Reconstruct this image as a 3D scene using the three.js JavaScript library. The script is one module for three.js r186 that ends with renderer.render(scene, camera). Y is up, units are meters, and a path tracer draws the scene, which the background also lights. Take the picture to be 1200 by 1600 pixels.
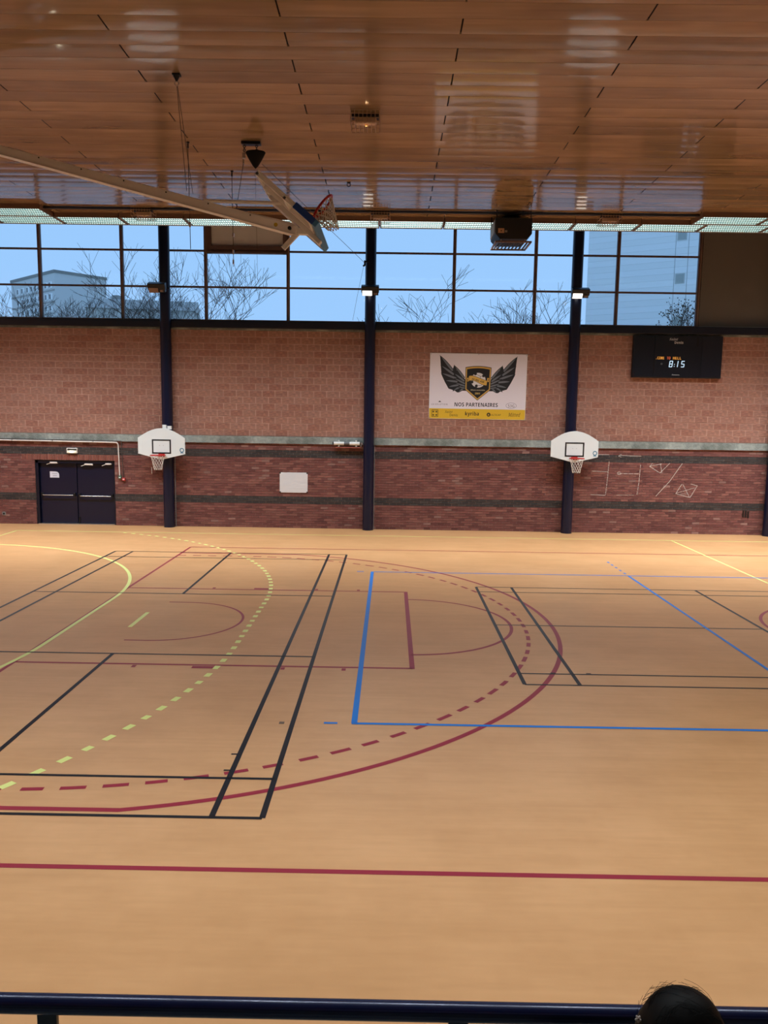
import * as THREE from 'three';
import { mergeGeometries } from 'three/addons/utils/BufferGeometryUtils.js';
import { RoundedBoxGeometry } from 'three/addons/geometries/RoundedBoxGeometry.js';
import { MarchingCubes } from 'three/addons/objects/MarchingCubes.js';

// ------------------------------------------------------------------ camera, sky, light levels
const scene = new THREE.Scene();
const renderer = new THREE.WebGLRenderer();
renderer.toneMapping = THREE.LinearToneMapping;
renderer.toneMappingExposure = 1.0;
renderer.shadowMap.enabled = true;

const camera = new THREE.PerspectiveCamera(67.3, 1200 / 1600, 0.05, 1000);
{
  const pitch = 0.1234, yaw = -0.0071, roll = 0.0144;
  const fw = new THREE.Vector3(Math.sin(yaw) * Math.cos(pitch), -Math.sin(pitch), -Math.cos(yaw) * Math.cos(pitch));
  const r0 = new THREE.Vector3(Math.cos(yaw), 0, Math.sin(yaw));
  const u0 = new THREE.Vector3().crossVectors(r0, fw);
  const r = r0.clone().multiplyScalar(Math.cos(roll)).addScaledVector(u0, Math.sin(roll));
  const u = u0.clone().multiplyScalar(Math.cos(roll)).addScaledVector(r0, -Math.sin(roll));
  camera.position.set(0, 3.6248, 23.4905);
  camera.quaternion.setFromRotationMatrix(new THREE.Matrix4().makeBasis(r, u, fw.clone().negate()));
  camera.updateMatrixWorld();
}
scene.add(camera);

// an even, overcast evening sky
{
  const w = 8, h = 64, d = new Float32Array(w * h * 4);
  for (let j = 0; j < h; j++) {
    const e = Math.max(0, ((j + 0.5) / h - 0.5) * 2);
    const k = Math.min(1, e / 0.5);
    for (let i = 0; i < w; i++) d.set([0.36 - 0.08 * k, 0.64 - 0.09 * k, 1.04 - 0.06 * k, 1], (j * w + i) * 4);
  }
  const sky = new THREE.DataTexture(d, w, h, THREE.RGBAFormat, THREE.FloatType);
  sky.mapping = THREE.EquirectangularReflectionMapping; sky.magFilter = THREE.LinearFilter; sky.needsUpdate = true;
  scene.background = sky;
}
const LAMP_CD = 64, LAMP_COLOR = new THREE.Color(0.91, 0.98, 1.03);   // one louvred ceiling luminaire

// ------------------------------------------------------------------ helpers
const rng = (s) => () => { s |= 0; s = (s + 0x6d2b79f5) | 0; let t = Math.imul(s ^ (s >>> 15), 1 | s); t = (t + Math.imul(t ^ (t >>> 7), 61 | t)) ^ t; return ((t ^ (t >>> 14)) >>> 0) / 4294967296; };
const used = {};
const numbered = (n) => { const k = used[n] = (used[n] ?? -1) + 1; return k ? `${n}_${String(k).padStart(3, '0')}` : n; };
function mesh(name, geo, mat, parent) {
  const m = new THREE.Mesh(geo, mat); m.castShadow = m.receiveShadow = true;
  m.name = parent && parent !== scene ? name : numbered(name);
  (parent ?? scene).add(m); return m;
}
function thing(name, label, category, pos = [0, 0, 0], group) {
  const g = new THREE.Group(); g.name = numbered(name); g.position.set(...pos); g.userData = { label, category };
  if (group) g.userData.group = group;
  scene.add(g); return g;
}
function struct(name, label, category, pos = [0, 0, 0]) { const g = thing(name, label, category, pos); g.userData.kind = 'structure'; return g; }
const std = (c, roughness = 0.7, metalness = 0, extra = {}) => new THREE.MeshStandardMaterial({ color: c, roughness, metalness, ...extra });
const box = (w, h, d, x = 0, y = 0, z = 0) => new THREE.BoxGeometry(w, h, d).translate(x, y, z);
const rbox = (w, h, d, x = 0, y = 0, z = 0, r = 0.01) => new RoundedBoxGeometry(w, h, d, 2, r).translate(x, y, z);
const cyl = (r1, r2, h, x = 0, y = 0, z = 0, seg = 24) => new THREE.CylinderGeometry(r1, r2, h, seg).translate(x, y, z);
const V = (x, y, z) => new THREE.Vector3(x, y, z);
function bar(a, b, r, seg = 8, r2 = r) {             // round bar between two points
  const d = new THREE.Vector3().subVectors(b, a), l = d.length();
  const g = new THREE.CylinderGeometry(r2, r, l, seg).translate(0, l / 2, 0);
  g.applyQuaternion(new THREE.Quaternion().setFromUnitVectors(V(0, 1, 0), d.normalize()));
  return g.translate(a.x, a.y, a.z);
}
function beam(a, b, w, h) {                           // square bar between two points; h is measured upwards
  const d = new THREE.Vector3().subVectors(b, a), l = d.length(); d.normalize();
  const side = new THREE.Vector3().crossVectors(d, Math.abs(d.y) > 0.99 ? V(1, 0, 0) : V(0, 1, 0)).normalize(), up = new THREE.Vector3().crossVectors(side, d);
  const g = new RoundedBoxGeometry(l, h, w, 2, Math.min(w, h) * 0.1);
  g.applyMatrix4(new THREE.Matrix4().makeBasis(d, up, side));
  const m = a.clone().add(b).multiplyScalar(0.5); return g.translate(m.x, m.y, m.z);
}
const tube = (pts, r, n = 40, s = 6, closed = false) => new THREE.TubeGeometry(new THREE.CatmullRomCurve3(pts, closed), n, r, s, closed);
const join = (list) => mergeGeometries(list.map((g) => { const n = g.index ? g.toNonIndexed() : g; for (const k of Object.keys(n.attributes)) if (!['position', 'normal', 'uv'].includes(k)) n.deleteAttribute(k); return n; }));
function metreUV(g) {                                  // uv in metres, by the way each face points
  const p = g.attributes.position, n = g.attributes.normal, uv = new Float32Array(p.count * 2);
  for (let i = 0; i < p.count; i++) {
    const ax = Math.abs(n.getX(i)), ay = Math.abs(n.getY(i)), az = Math.abs(n.getZ(i));
    const [u, v] = ay > ax && ay > az ? [p.getX(i), p.getZ(i)] : ax > az ? [p.getZ(i), p.getY(i)] : [p.getX(i), p.getY(i)];
    uv[i * 2] = u; uv[i * 2 + 1] = v;
  }
  g.setAttribute('uv', new THREE.BufferAttribute(uv, 2)); return g;
}
// tileable value noise on a lattice of px by py cells
function lattice(seed, px, py) { const r = rng(seed), a = new Float32Array(px * py); for (let i = 0; i < a.length; i++) a[i] = r(); 
  return (u, v) => { const x = u * px, y = v * py, x0 = Math.floor(x), y0 = Math.floor(y), fx = x - x0, fy = y - y0, sx = fx * fx * (3 - 2 * fx), sy = fy * fy * (3 - 2 * fy);
    const g = (i, j) => a[(((j % py) + py) % py) * px + (((i % px) + px) % px)];
    return (g(x0, y0) * (1 - sx) + g(x0 + 1, y0) * sx) * (1 - sy) + (g(x0, y0 + 1) * (1 - sx) + g(x0 + 1, y0 + 1) * sx) * sy; }; }
const fbm = (seed, layers) => { const l = layers.map(([px, py, w], i) => [lattice(seed + i * 17, px, py), w]), s = l.reduce((t, [, w]) => t + w, 0); return (u, v) => l.reduce((t, [f, w]) => t + f(u, v) * w, 0) / s; };
function texture(size, fn, repeat, srgb = true) {
  const [w, h] = Array.isArray(size) ? size : [size, size], d = new Uint8Array(w * h * 4);
  for (let j = 0; j < h; j++) for (let i = 0; i < w; i++) { const c = fn(i / w, j / h); const o = (j * w + i) * 4; for (let k = 0; k < 3; k++) d[o + k] = Math.max(0, Math.min(255, Array.isArray(c) ? c[k] : c)); d[o + 3] = 255; }
  const t = new THREE.DataTexture(d, w, h); t.magFilter = THREE.LinearFilter; t.minFilter = THREE.LinearMipmapLinearFilter; t.generateMipmaps = true;
  t.wrapS = t.wrapT = THREE.RepeatWrapping; t.repeat.set(...repeat); if (srgb) t.colorSpace = THREE.SRGBColorSpace; t.needsUpdate = true; return t;
}
function canvasTexture(w, h, draw) { const c = document.createElement('canvas'); c.width = w; c.height = h; draw(c.getContext('2d'), w, h); const t = new THREE.CanvasTexture(c); t.colorSpace = THREE.SRGBColorSpace; return t; }

// ------------------------------------------------------------------ measures
const ZW = -1.17;                    // face of the brick wall
const H = 8.7;                       // ceiling
const ZC = 10.232;                   // long axis of the courts
const X0 = -14.2, X1 = 18, ZB = 27.2;
const COLX = [-7.08, -0.69, 5.68, 12.14];
const SILL = 6.53, WTOP = 10.1;

// ------------------------------------------------------------------ materials
const noiseA = fbm(5, [[6, 6, 3], [19, 19, 2], [61, 61, 1.4], [170, 170, 1]]);
const M = {};
M.navy = std('#04102f', 0.35); M.navyDark = std('#040b22', 0.4); M.black = std('#0b0b0d', 0.5); M.blackMetal = std('#15151a', 0.4, 0.3);
M.white = std('#e4e8e8', 0.5); M.cream = std('#e2dcd8', 0.45); M.steel = std('#c9cbd0', 0.25, 0.9); M.grey = std('#8b8c8c', 0.6);
M.rope = std('#4a3a30', 0.8); M.net = std('#e6e2dc', 0.8); M.red = std('#b3231e', 0.4); M.frameBrown = std('#5c4a46', 0.5); M.bronze = std('#76625a', 0.45);
M.glass = new THREE.MeshPhysicalMaterial({ color: '#ffffff', roughness: 0, transmission: 1, thickness: 0, ior: 1.45 });

// ------------------------------------------------------------------ floor
{
  const streak = fbm(21, [[5, 40, 2], [12, 140, 2], [40, 300, 1.2]]), blot = fbm(33, [[4, 4, 3], [9, 9, 2], [24, 24, 1.5], [90, 90, 0.8]]);
  const map = texture(1024, (u, v) => { const k = (streak(u, v) - 0.5) * 14 + (blot(u, v) - 0.5) * 26; return [205 + k, 155 + k * 0.95, 106 + k * 0.9]; }, [1 / 7, 1 / 7]);
  const rgh = texture(512, (u, v) => 255 * (0.36 + (blot(u, v) - 0.5) * 0.1), [1 / 9, 1 / 9], false);
  const mat = new THREE.MeshStandardMaterial({ map, roughnessMap: rgh, roughness: 1 });
  const fl = struct('floor', 'orange tan sports hall floor with coloured court lines', 'floor');
  mesh('floor_covering', metreUV(box(X1 - X0, 0.2, ZB - ZW + 0.4, (X0 + X1) / 2, -0.1, (ZB + ZW) / 2)), mat, fl);
  const paint = { yellow: [std('#dfe68c', 0.5), 0.0022], crimson: [std('#942336', 0.5), 0.0018], black: [std('#0f0e13', 0.5), 0.0026], blue: [std('#0c76d2', 0.5), 0.0034] };
  const strip = (pts, w, colour, name) => {            // a painted ribbon through points [x, z]
    const [mat, y] = paint[colour], n = pts.length, pos = [], idx = [];
    for (let i = 0; i < n; i++) {
      const a = pts[Math.max(0, i - 1)], b = pts[Math.min(n - 1, i + 1)], l = Math.hypot(b[0] - a[0], b[1] - a[1]), nx = -(b[1] - a[1]) / l * w / 2, nz = (b[0] - a[0]) / l * w / 2;
      pos.push(pts[i][0] + nx, y, pts[i][1] + nz, pts[i][0] - nx, y, pts[i][1] - nz);
      if (i) idx.push(2 * i - 2, 2 * i, 2 * i - 1, 2 * i - 1, 2 * i, 2 * i + 1);
    }
    const g = new THREE.BufferGeometry(); g.setAttribute('position', new THREE.Float32BufferAttribute(pos, 3)); g.setIndex(idx); g.computeVertexNormals();
    if (g.attributes.normal.getY(0) < 0) { g.setIndex(idx.slice().reverse()); g.computeVertexNormals(); }
    return mesh(name, g, mat, fl);
  };
  const lineX = (z, a, b, w, c, n) => strip([[a, z], [b, z]], w, c, n), lineZ = (x, a, b, w, c, n) => strip([[x, a], [x, b]], w, c, n);
  const arc = (cx, cz, r, a0, a1, n = 60) => Array.from({ length: n + 1 }, (_, i) => { const a = a0 + (a1 - a0) * i / n; return [cx + r * Math.cos(a), cz + r * Math.sin(a)]; });
  function dashes(path, on, off, w, c, n, start = 0) { // cut a polyline into dashes
    let s = 0, cur = []; const cycle = on + off; let pos = -start;
    const step = 0.03;
    for (let i = 1; i < path.length; i++) {
      const [ax, az] = path[i - 1], [bx, bz] = path[i], l = Math.hypot(bx - ax, bz - az), k = Math.max(1, Math.round(l / step));
      for (let j = 0; j < k; j++) { const p = [ax + (bx - ax) * j / k, az + (bz - az) * j / k]; pos += l / k; const ph = ((pos % cycle) + cycle) % cycle;
        if (ph < on) cur.push(p); else if (cur.length > 1) { strip([cur[0], cur[Math.floor(cur.length / 2)], cur[cur.length - 1]], w, c, n); cur = []; } else cur = []; }
    }
    if (cur.length > 1) strip([cur[0], cur[cur.length - 1]], w, c, n);
  }
  // handball, yellow
  const h0 = -11.40, hz = 0.2543, hc = hz + 10, hp = 1.5;
  lineX(hz, h0, X1 - 0.3, 0.05, 'yellow', 'handball_sideline'); lineX(hz + 20, h0, X1 - 0.3, 0.05, 'yellow', 'handball_sideline');
  lineZ(h0, hz, hz + 20, 0.05, 'yellow', 'handball_goal_line'); lineZ(h0 + 20, hz, hz + 20, 0.05, 'yellow', 'handball_centre_line');
  strip([...arc(h0, hc - hp, 6, -Math.PI / 2, 0), ...arc(h0, hc + hp, 6, 0, Math.PI / 2)], 0.07, 'yellow', 'handball_goal_area_line');
  dashes([...arc(h0, hc - hp, 9, -Math.PI * 0.38, 0, 90), ...arc(h0, hc + hp, 9, 0, Math.PI * 0.38, 90)], 0.17, 0.15, 0.085, 'yellow', 'free_throw_dash');
  lineZ(h0 + 7, hc - 0.5, hc + 0.5, 0.075, 'yellow', 'penalty_mark');
  // basketball, crimson
  const b0 = -5.4347, zb = ZC - 7.5, bx = b0 + 1.575;
  lineX(zb, b0, X1 - 0.3, 0.058, 'crimson', 'basketball_sideline'); lineX(zb + 15, b0 - 8, X1 - 0.3, 0.058, 'crimson', 'basketball_sideline'); lineZ(b0, zb, zb + 15, 0.058, 'crimson', 'basketball_end_line');
  for (const s of [-1, 1]) {
    lineX(ZC + s * 2.45, b0, b0 + 5.8, 0.058, 'crimson', 'key_line');
    for (const [a, l, d] of [[1.75, 0.06, 0.1], [2.62, 0.4, 0.1], [3.9, 0.06, 0.1], [4.78, 0.06, 0.1]]) strip([[b0 + a, ZC + s * (2.5 + d / 2)], [b0 + a + l, ZC + s * (2.5 + d / 2)]], d, 'crimson', 'lane_mark');
  }
  lineZ(b0 + 5.8, ZC - 2.475, ZC + 2.475, 0.075, 'crimson', 'free_throw_line');
  strip(arc(b0 + 5.8, ZC, 1.8, -Math.PI / 2, Math.PI / 2), 0.058, 'crimson', 'free_throw_circle');
  strip([[bx - 0.375, ZC - 1.275], ...arc(bx, ZC, 1.275, -Math.PI / 2, Math.PI / 2), [bx - 0.375, ZC + 1.275]], 0.045, 'crimson', 'no_charge_arc');
  const cut = Math.asin(6.6 / 6.75);
  strip([[b0, ZC - 6.6], ...arc(bx, ZC, 6.75, -cut, cut, 120), [b0, ZC + 6.6]], 0.07, 'crimson', 'three_point_line');
  dashes([[b0, ZC - 6.25], ...arc(bx, ZC, 6.25, -Math.PI / 2, Math.PI / 2, 160), [b0, ZC + 6.25]], 0.26, 0.13, 0.065, 'crimson', 'three_point_dash');
  strip(arc(b0 + 14, ZC, 1.8, 0, 2 * Math.PI, 80), 0.058, 'crimson', 'centre_circle');
  // volleyball, blue
  const v0 = -0.3801, zv = ZC - 4.5;
  lineX(zv, v0 - 0.03, v0 + 17.9, 0.05, 'blue', 'volleyball_sideline'); lineX(zv + 9, v0 - 0.03, v0 + 17.9, 0.055, 'blue', 'volleyball_sideline');
  lineZ(v0, zv, zv + 9, 0.072, 'blue', 'volleyball_end_line'); lineZ(v0 + 6, zv, zv + 9, 0.055, 'blue', 'attack_line');
  for (const z of [zv, zv + 9]) lineX(z, v0 - 0.36, v0 - 0.2, 0.05, 'blue', 'service_mark');
  for (let i = 0; i < 5; i++) for (const [z, s] of [[zv, -1], [zv + 9, 1]]) lineZ(v0 + 6, z + s * (0.2 + i * 0.35), z + s * (0.35 + i * 0.35), 0.05, 'blue', 'attack_dash');
  // badminton court lying along the depth of the hall, black
  const a0 = -7.21;
  for (const x of [0, 0.46, 5.64, 6.1]) lineZ(a0 + x, ZC - 6.7, ZC + 6.7, 0.057, 'black', 'badminton_sideline');
  for (const s of [-1, 1]) { for (const z of [1.98, 5.94, 6.7]) lineX(ZC + s * z, a0, a0 + 6.1, 0.045, 'black', 'badminton_service_line'); lineZ(a0 + 3.05, ZC + s * 1.98, ZC + s * 6.7, 0.057, 'black', 'badminton_centre_line'); }
  // badminton court lying along the wall, black
  const q0 = 1.895;
  for (const x of [0, 0.76, 4.72, 8.68, 12.64, 13.4]) lineZ(q0 + x, ZC - 3.05, ZC + 3.05, 0.057, 'black', 'badminton_service_line');
  for (const s of [-1, 1]) for (const z of [2.59, 3.05]) lineX(ZC + s * z, q0, q0 + 13.4, 0.04, 'black', 'badminton_sideline');
  lineX(ZC, q0, q0 + 4.72, 0.04, 'black', 'badminton_centre_line'); lineX(ZC, q0 + 8.68, q0 + 13.4, 0.04, 'black', 'badminton_centre_line');
  for (const [x, z] of [[-1.66, 15.62], [-1.66, 16.0], [2.35, 12.78], [2.86, 12.78]]) lineX(z, x, x + 0.07, 0.03, 'black', 'position_tick');
  mesh('floor_patch', box(0.06, 0.004, 0.06, -1.24, 0.002, 14.75), std('#6b5a50', 0.8), fl);
}

// ------------------------------------------------------------------ brick wall, one bay between each pair of columns
const unit = new THREE.BoxGeometry(1, 1, 1);
const grain = texture(256, (u, v) => 205 + (noiseA(u, v) - 0.5) * 120, [1, 1]);
const tint = (hex, f) => { const c = new THREE.Color(hex); return new THREE.Color(c.r * f, c.g * f, c.b * f); };
const blockMats = [['#ae7f6f', 1.06], ['#ac7b6b', 1], ['#b08273', 1.03], ['#a97666', 1], ['#ae8070', 1.08]].map(([c, f]) => new THREE.MeshStandardMaterial({ color: tint(c, f * 1.25), map: grain, roughness: 0.92, bumpMap: grain, bumpScale: 0.004 }));
const darkMats = ['#3f3c3d', '#363436', '#4a4646', '#403838'].map((c) => new THREE.MeshStandardMaterial({ color: tint(c, 1.15), map: grain, roughness: 0.75 }));
const soldierMats = ['#96584b', '#8d4f44', '#a06052'].map((c) => new THREE.MeshStandardMaterial({ color: tint(c, 1.2), map: grain, roughness: 0.9 }));
const redMat = new THREE.MeshStandardMaterial({ vertexColors: true, roughness: 0.9 });
const concreteTex = fbm(77, [[5, 5, 3], [17, 17, 2], [60, 60, 1.5], [160, 160, 1]]);
const concrete = new THREE.MeshStandardMaterial({ map: texture(512, (u, v) => { const k = (concreteTex(u, v) - 0.5) * 110; return [132 + k, 141 + k, 138 + k]; }, [1 / 2.2, 1 / 2.2]), roughness: 0.9, bumpMap: texture(256, (u, v) => 255 * concreteTex(u, v), [1 / 2.2, 1 / 2.2], false), bumpScale: 0.006 });
const mortarPale = new THREE.MeshStandardMaterial({ map: texture(256, (u, v) => { const k = (concreteTex(u, v) - 0.5) * 60; return [206 + k, 174 + k, 160 + k]; }, [1, 1]), roughness: 1 });
const mortarGrey = new THREE.MeshStandardMaterial({ map: texture(256, (u, v) => { const k = (concreteTex(u, v) - 0.5) * 70; return [150 + k, 128 + k, 120 + k]; }, [1, 1]), roughness: 1 });
const DOOR = [-11.44, -8.86, 2.09];
const COURSE = 0.0785, STRETCH = 0.222, BH = 0.207, BW = 0.41, LEDGE0 = 2.72, LEDGE1 = 2.945, WALLTOP = 6.32;

const bayEdges = [X0, ...COLX, X1];
for (let b = 0; b < 5; b++) {
  const x0 = bayEdges[b], x1 = bayEdges[b + 1], r = rng(100 + b), near = b < 4;
  const wall = struct('wall_far', ['brick wall bay around the navy double doors', 'brick wall bay with the small whiteboard', 'brick wall bay behind the winged club banner', 'brick wall bay below the black scoreboard, chalk drawings on it', 'brick wall bay beyond the last navy column'][b], 'wall');
  const backing = (name, xa, xb, ya, yb, m) => mesh(name, metreUV(box(xb - xa, yb - ya, 0.3, (xa + xb) / 2, (ya + yb) / 2, ZW - 0.158)), m, wall);
  if (b === 0) { backing('mortar_bed', x0, DOOR[0], 0, LEDGE0, mortarGrey); backing('mortar_bed', DOOR[1], x1, 0, LEDGE0, mortarGrey); backing('mortar_bed', DOOR[0], DOOR[1], DOOR[2], LEDGE0, mortarGrey); }
  else backing('mortar_bed', x0, x1, 0, LEDGE0, mortarGrey);
  backing('block_mortar', x0, x1, LEDGE1, SILL - 0.03, mortarPale);
  mesh('concrete_band', metreUV(box(x1 - x0, LEDGE1 - LEDGE0, 0.36, (x0 + x1) / 2, (LEDGE0 + LEDGE1) / 2, ZW - 0.13)), concrete, wall);
  mesh('top_course', metreUV(box(x1 - x0, 0.1, 0.05, (x0 + x1) / 2, WALLTOP - 0.02, ZW - 0.022)), concrete, wall);
  // large pale blocks
  const list = [];
  for (let row = 0, y = LEDGE1; y < WALLTOP - 0.08; row++, y += BH) {
    const hgt = Math.min(BH, WALLTOP - 0.07 - y) - 0.016;
    for (let x = Math.floor(x0 / BW) * BW + (row % 2) * BW / 2 - BW; x < x1; x += BW) {
      const a = Math.max(x + 0.008, x0), e = Math.min(x + BW - 0.008, x1); if (e - a < 0.04 || hgt < 0.03) continue;
      list.push([(a + e) / 2, y + hgt / 2 + 0.008, e - a, hgt]);
    }
  }
  list.sort((p, q) => Math.abs(p[0]) - Math.abs(q[0]));
  const rest = [];
  list.forEach(([x, y, w, h], i) => {
    const dz = (r() - 0.5) * 0.003, mi = Math.floor(r() * 5);
    if (near && i < 300) { const m = mesh('block', unit, blockMats[mi], wall); m.position.set(x, y, ZW - 0.02 + dz); m.scale.set(w, h, 0.04); }
    else rest.push(box(w, h, 0.04, x, y, ZW - 0.02 + dz));
  });
  if (rest.length) { const m = mesh('blocks', join(rest), blockMats[1], wall); m.userData.kind = 'stuff'; }
  // small bricks: two dark bands of three courses, red between
  const pos = [], nor = [], col = [];
  const quad = (a, b2, c, d, n, k) => { for (const p of [a, b2, c, a, c, d]) { pos.push(...p); nor.push(...n); col.push(...k); } };
  const c0 = new THREE.Color('#784a45'), c1 = new THREE.Color('#683d3a'), c2 = new THREE.Color('#84564e'), c3 = new THREE.Color('#8d6a63');
  for (let row = 0; row * COURSE < LEDGE0; row++) {
    const y0 = row * COURSE + 0.005, y1 = Math.min((row + 1) * COURSE - 0.005, LEDGE0); if (y1 - y0 < 0.02) continue;
    const dark = (row >= 10 && row < 13) || (row >= 29 && row < 32);
    for (let x = Math.floor(x0 / STRETCH) * STRETCH + (row % 2) * STRETCH / 2 - STRETCH; x < x1; x += STRETCH) {
      let a = Math.max(x + 0.005, x0), e = Math.min(x + STRETCH - 0.005, x1);
      if (b === 0 && y0 < DOOR[2] + 0.18) { // leave the doorway and its soldier course free
        const l = y0 < DOOR[2] ? DOOR[0] : DOOR[0] - 0.42, rr = y0 < DOOR[2] ? DOOR[1] : DOOR[1] + 0.12;
        if (a < l && e > l) e = l; else if (a < rr && e > rr) a = rr; else if (a >= l && e <= rr) continue;
      }
      if (e - a < 0.03) continue;
      const dz = (r() - 0.5) * 0.004, zf = ZW + dz, zk = ZW - 0.03;
      if (dark && near && a < 12.1) { const m = mesh('dark_brick', unit, darkMats[Math.floor(r() * 4)], wall); m.position.set((a + e) / 2, (y0 + y1) / 2, (zf + zk) / 2); m.scale.set(e - a, y1 - y0, zf - zk); continue; }
      const t = r(), base = dark ? new THREE.Color('#3f3c3d') : t < 0.5 ? c0 : t < 0.78 ? c1 : t < (row > 31 ? 0.86 : 0.97) ? c2 : c3, f = 0.85 + r() * 0.3, k = [base.r * f, base.g * f, base.b * f];
      quad([a, y0, zf], [e, y0, zf], [e, y1, zf], [a, y1, zf], [0, 0, 1], k); quad([a, y1, zf], [e, y1, zf], [e, y1, zk], [a, y1, zk], [0, 1, 0], k); quad([a, y0, zk], [e, y0, zk], [e, y0, zf], [a, y0, zf], [0, -1, 0], k);
      quad([a, y0, zk], [a, y0, zf], [a, y1, zf], [a, y1, zk], [-1, 0, 0], k); quad([e, y0, zf], [e, y0, zk], [e, y1, zk], [e, y1, zf], [1, 0, 0], k);
    }
  }
  const g = new THREE.BufferGeometry(); g.setAttribute('position', new THREE.Float32BufferAttribute(pos, 3)); g.setAttribute('normal', new THREE.Float32BufferAttribute(nor, 3)); g.setAttribute('color', new THREE.Float32BufferAttribute(col, 3));
  mesh('red_bricks', g, redMat, wall).userData.kind = 'stuff';
  if (b === 0) for (let x = DOOR[0] - 0.42, i = 0; x < DOOR[1] + 0.1; x += 0.0785, i++) { const m = mesh('soldier_brick', unit, soldierMats[i * 7 % 3], wall); m.position.set(x + 0.039, DOOR[2] + 0.092, ZW - 0.015 + 0.002); m.scale.set(0.064, 0.17, 0.034); }
  if (b === 3) {                                        // chalk drawings on the bricks
    const tex = canvasTexture(1024, 512, (c, w, h) => {
      c.clearRect(0, 0, w, h); c.strokeStyle = 'rgba(222,210,204,0.72)'; c.lineCap = 'round';
      const L = (pts, d = [], lw = 5) => { c.lineWidth = lw; c.setLineDash(d); c.beginPath(); pts.forEach(([x, y], i) => (i ? c.lineTo(x, y) : c.moveTo(x, y))); c.stroke(); };
      // drawn on a 200 x 88 grid
      c.scale(w / 200, h / 88); const s = 1;
      L([[3, 2], [25, 2]], [], 1); L([[43, 3], [74, 4]], [], 1); L([[44, 1], [40, 4], [44, 6]], [], 1);
      L([[-3, 15], [-3, 32], [25, 33]], [6, 1.2], 1); L([[26, 15], [25, 40], [23, 75]], [3, 1.5], 1); L([[74, 20], [73, 50], [71, 74]], [6, 2], 1); L([[41, 36], [74, 36]], [6, 2], 1);
      c.beginPath(); c.arc(42, 35.5, 2.5, 0, 7); c.stroke();
      L([[92, 16], [88, 22], [104, 34], [118, 16]], [4, 1.2], 1); L([[88, 22], [106, 17]], [4, 1], 0.9); L([[104, 17], [107, 34]], [4, 1], 0.9);
      L([[137, 16], [120, 48], [100, 76]], [3.5, 1], 1.1);
      L([[138, 54], [130, 71], [152, 78], [162, 56], [152, 53]], [5, 1], 1); L([[140, 54], [151, 77]], [4, 1], 0.9); L([[131, 70], [158, 60]], [4, 1], 0.8);
      L([[-6, 62], [-1, 62], [-6, 70]], [], 0.8); L([[-6, 75], [22, 76]], [], 1); L([[40, 75], [66, 75]], [5, 1], 0.7);
    });
    const g2 = new THREE.PlaneGeometry(4.2, 1.55).translate(8.55, 1.78, ZW + 0.006);
    const m = mesh('chalk_drawing', g2, new THREE.MeshStandardMaterial({ map: tex, transparent: true, roughness: 1 }), wall); m.userData.label = 'white chalk strokes on the bricks';
    const vent = mesh('air_brick', join([box(0.05, 0.22, 0.02, 11.38, 0.68, ZW + 0.004), box(0.05, 0.22, 0.02, 11.46, 0.68, ZW + 0.004), box(0.05, 0.22, 0.02, 11.54, 0.66, ZW + 0.004)]), M.black, wall); vent.userData.label = 'three black slots low in the wall';
  }
}
// side walls, rear wall and the bleachers under the camera
{
  const plaster = new THREE.MeshStandardMaterial({ map: texture(256, (u, v) => { const k = (concreteTex(u, v) - 0.5) * 30; return [176 + k, 132 + k, 112 + k]; }, [1 / 3, 1 / 3]), roughness: 0.95 });
  const w = (name, label, g) => { const m = mesh(name, metreUV(g), plaster); m.userData = { label, category: 'wall', kind: 'structure' }; };
  w('wall_left', 'pinkish masonry end wall of the hall', box(0.3, WTOP + 0.3, ZB - ZW + 0.6, X0 - 0.15, (WTOP + 0.3) / 2, (ZB + ZW) / 2));
  w('wall_right', 'pinkish masonry end wall at the far end', box(0.3, WTOP + 0.3, ZB - ZW + 0.6, X1 + 0.15, (WTOP + 0.3) / 2, (ZB + ZW) / 2));
  w('wall_rear', 'pinkish masonry wall behind the bleachers', box(X1 - X0 + 0.6, H + 0.6, 0.3, (X0 + X1) / 2, (H + 0.6) / 2, ZB + 0.15));
  const st = struct('bleacher', 'stepped concrete spectator stand', 'stand');
  const tread = [[21.05, 0.73], [22.35, 1.3], [23.15, 1.85], [23.95, 2.4], [24.75, 2.95], [25.55, 3.5], [26.35, 4.05]];
  tread.forEach(([z, y], i) => mesh('step', metreUV(box(X1 - X0, y, (tread[i + 1]?.[0] ?? ZB) - z, (X0 + X1) / 2, y / 2, (z + (tread[i + 1]?.[0] ?? ZB)) / 2)), concrete, st));
}

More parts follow.
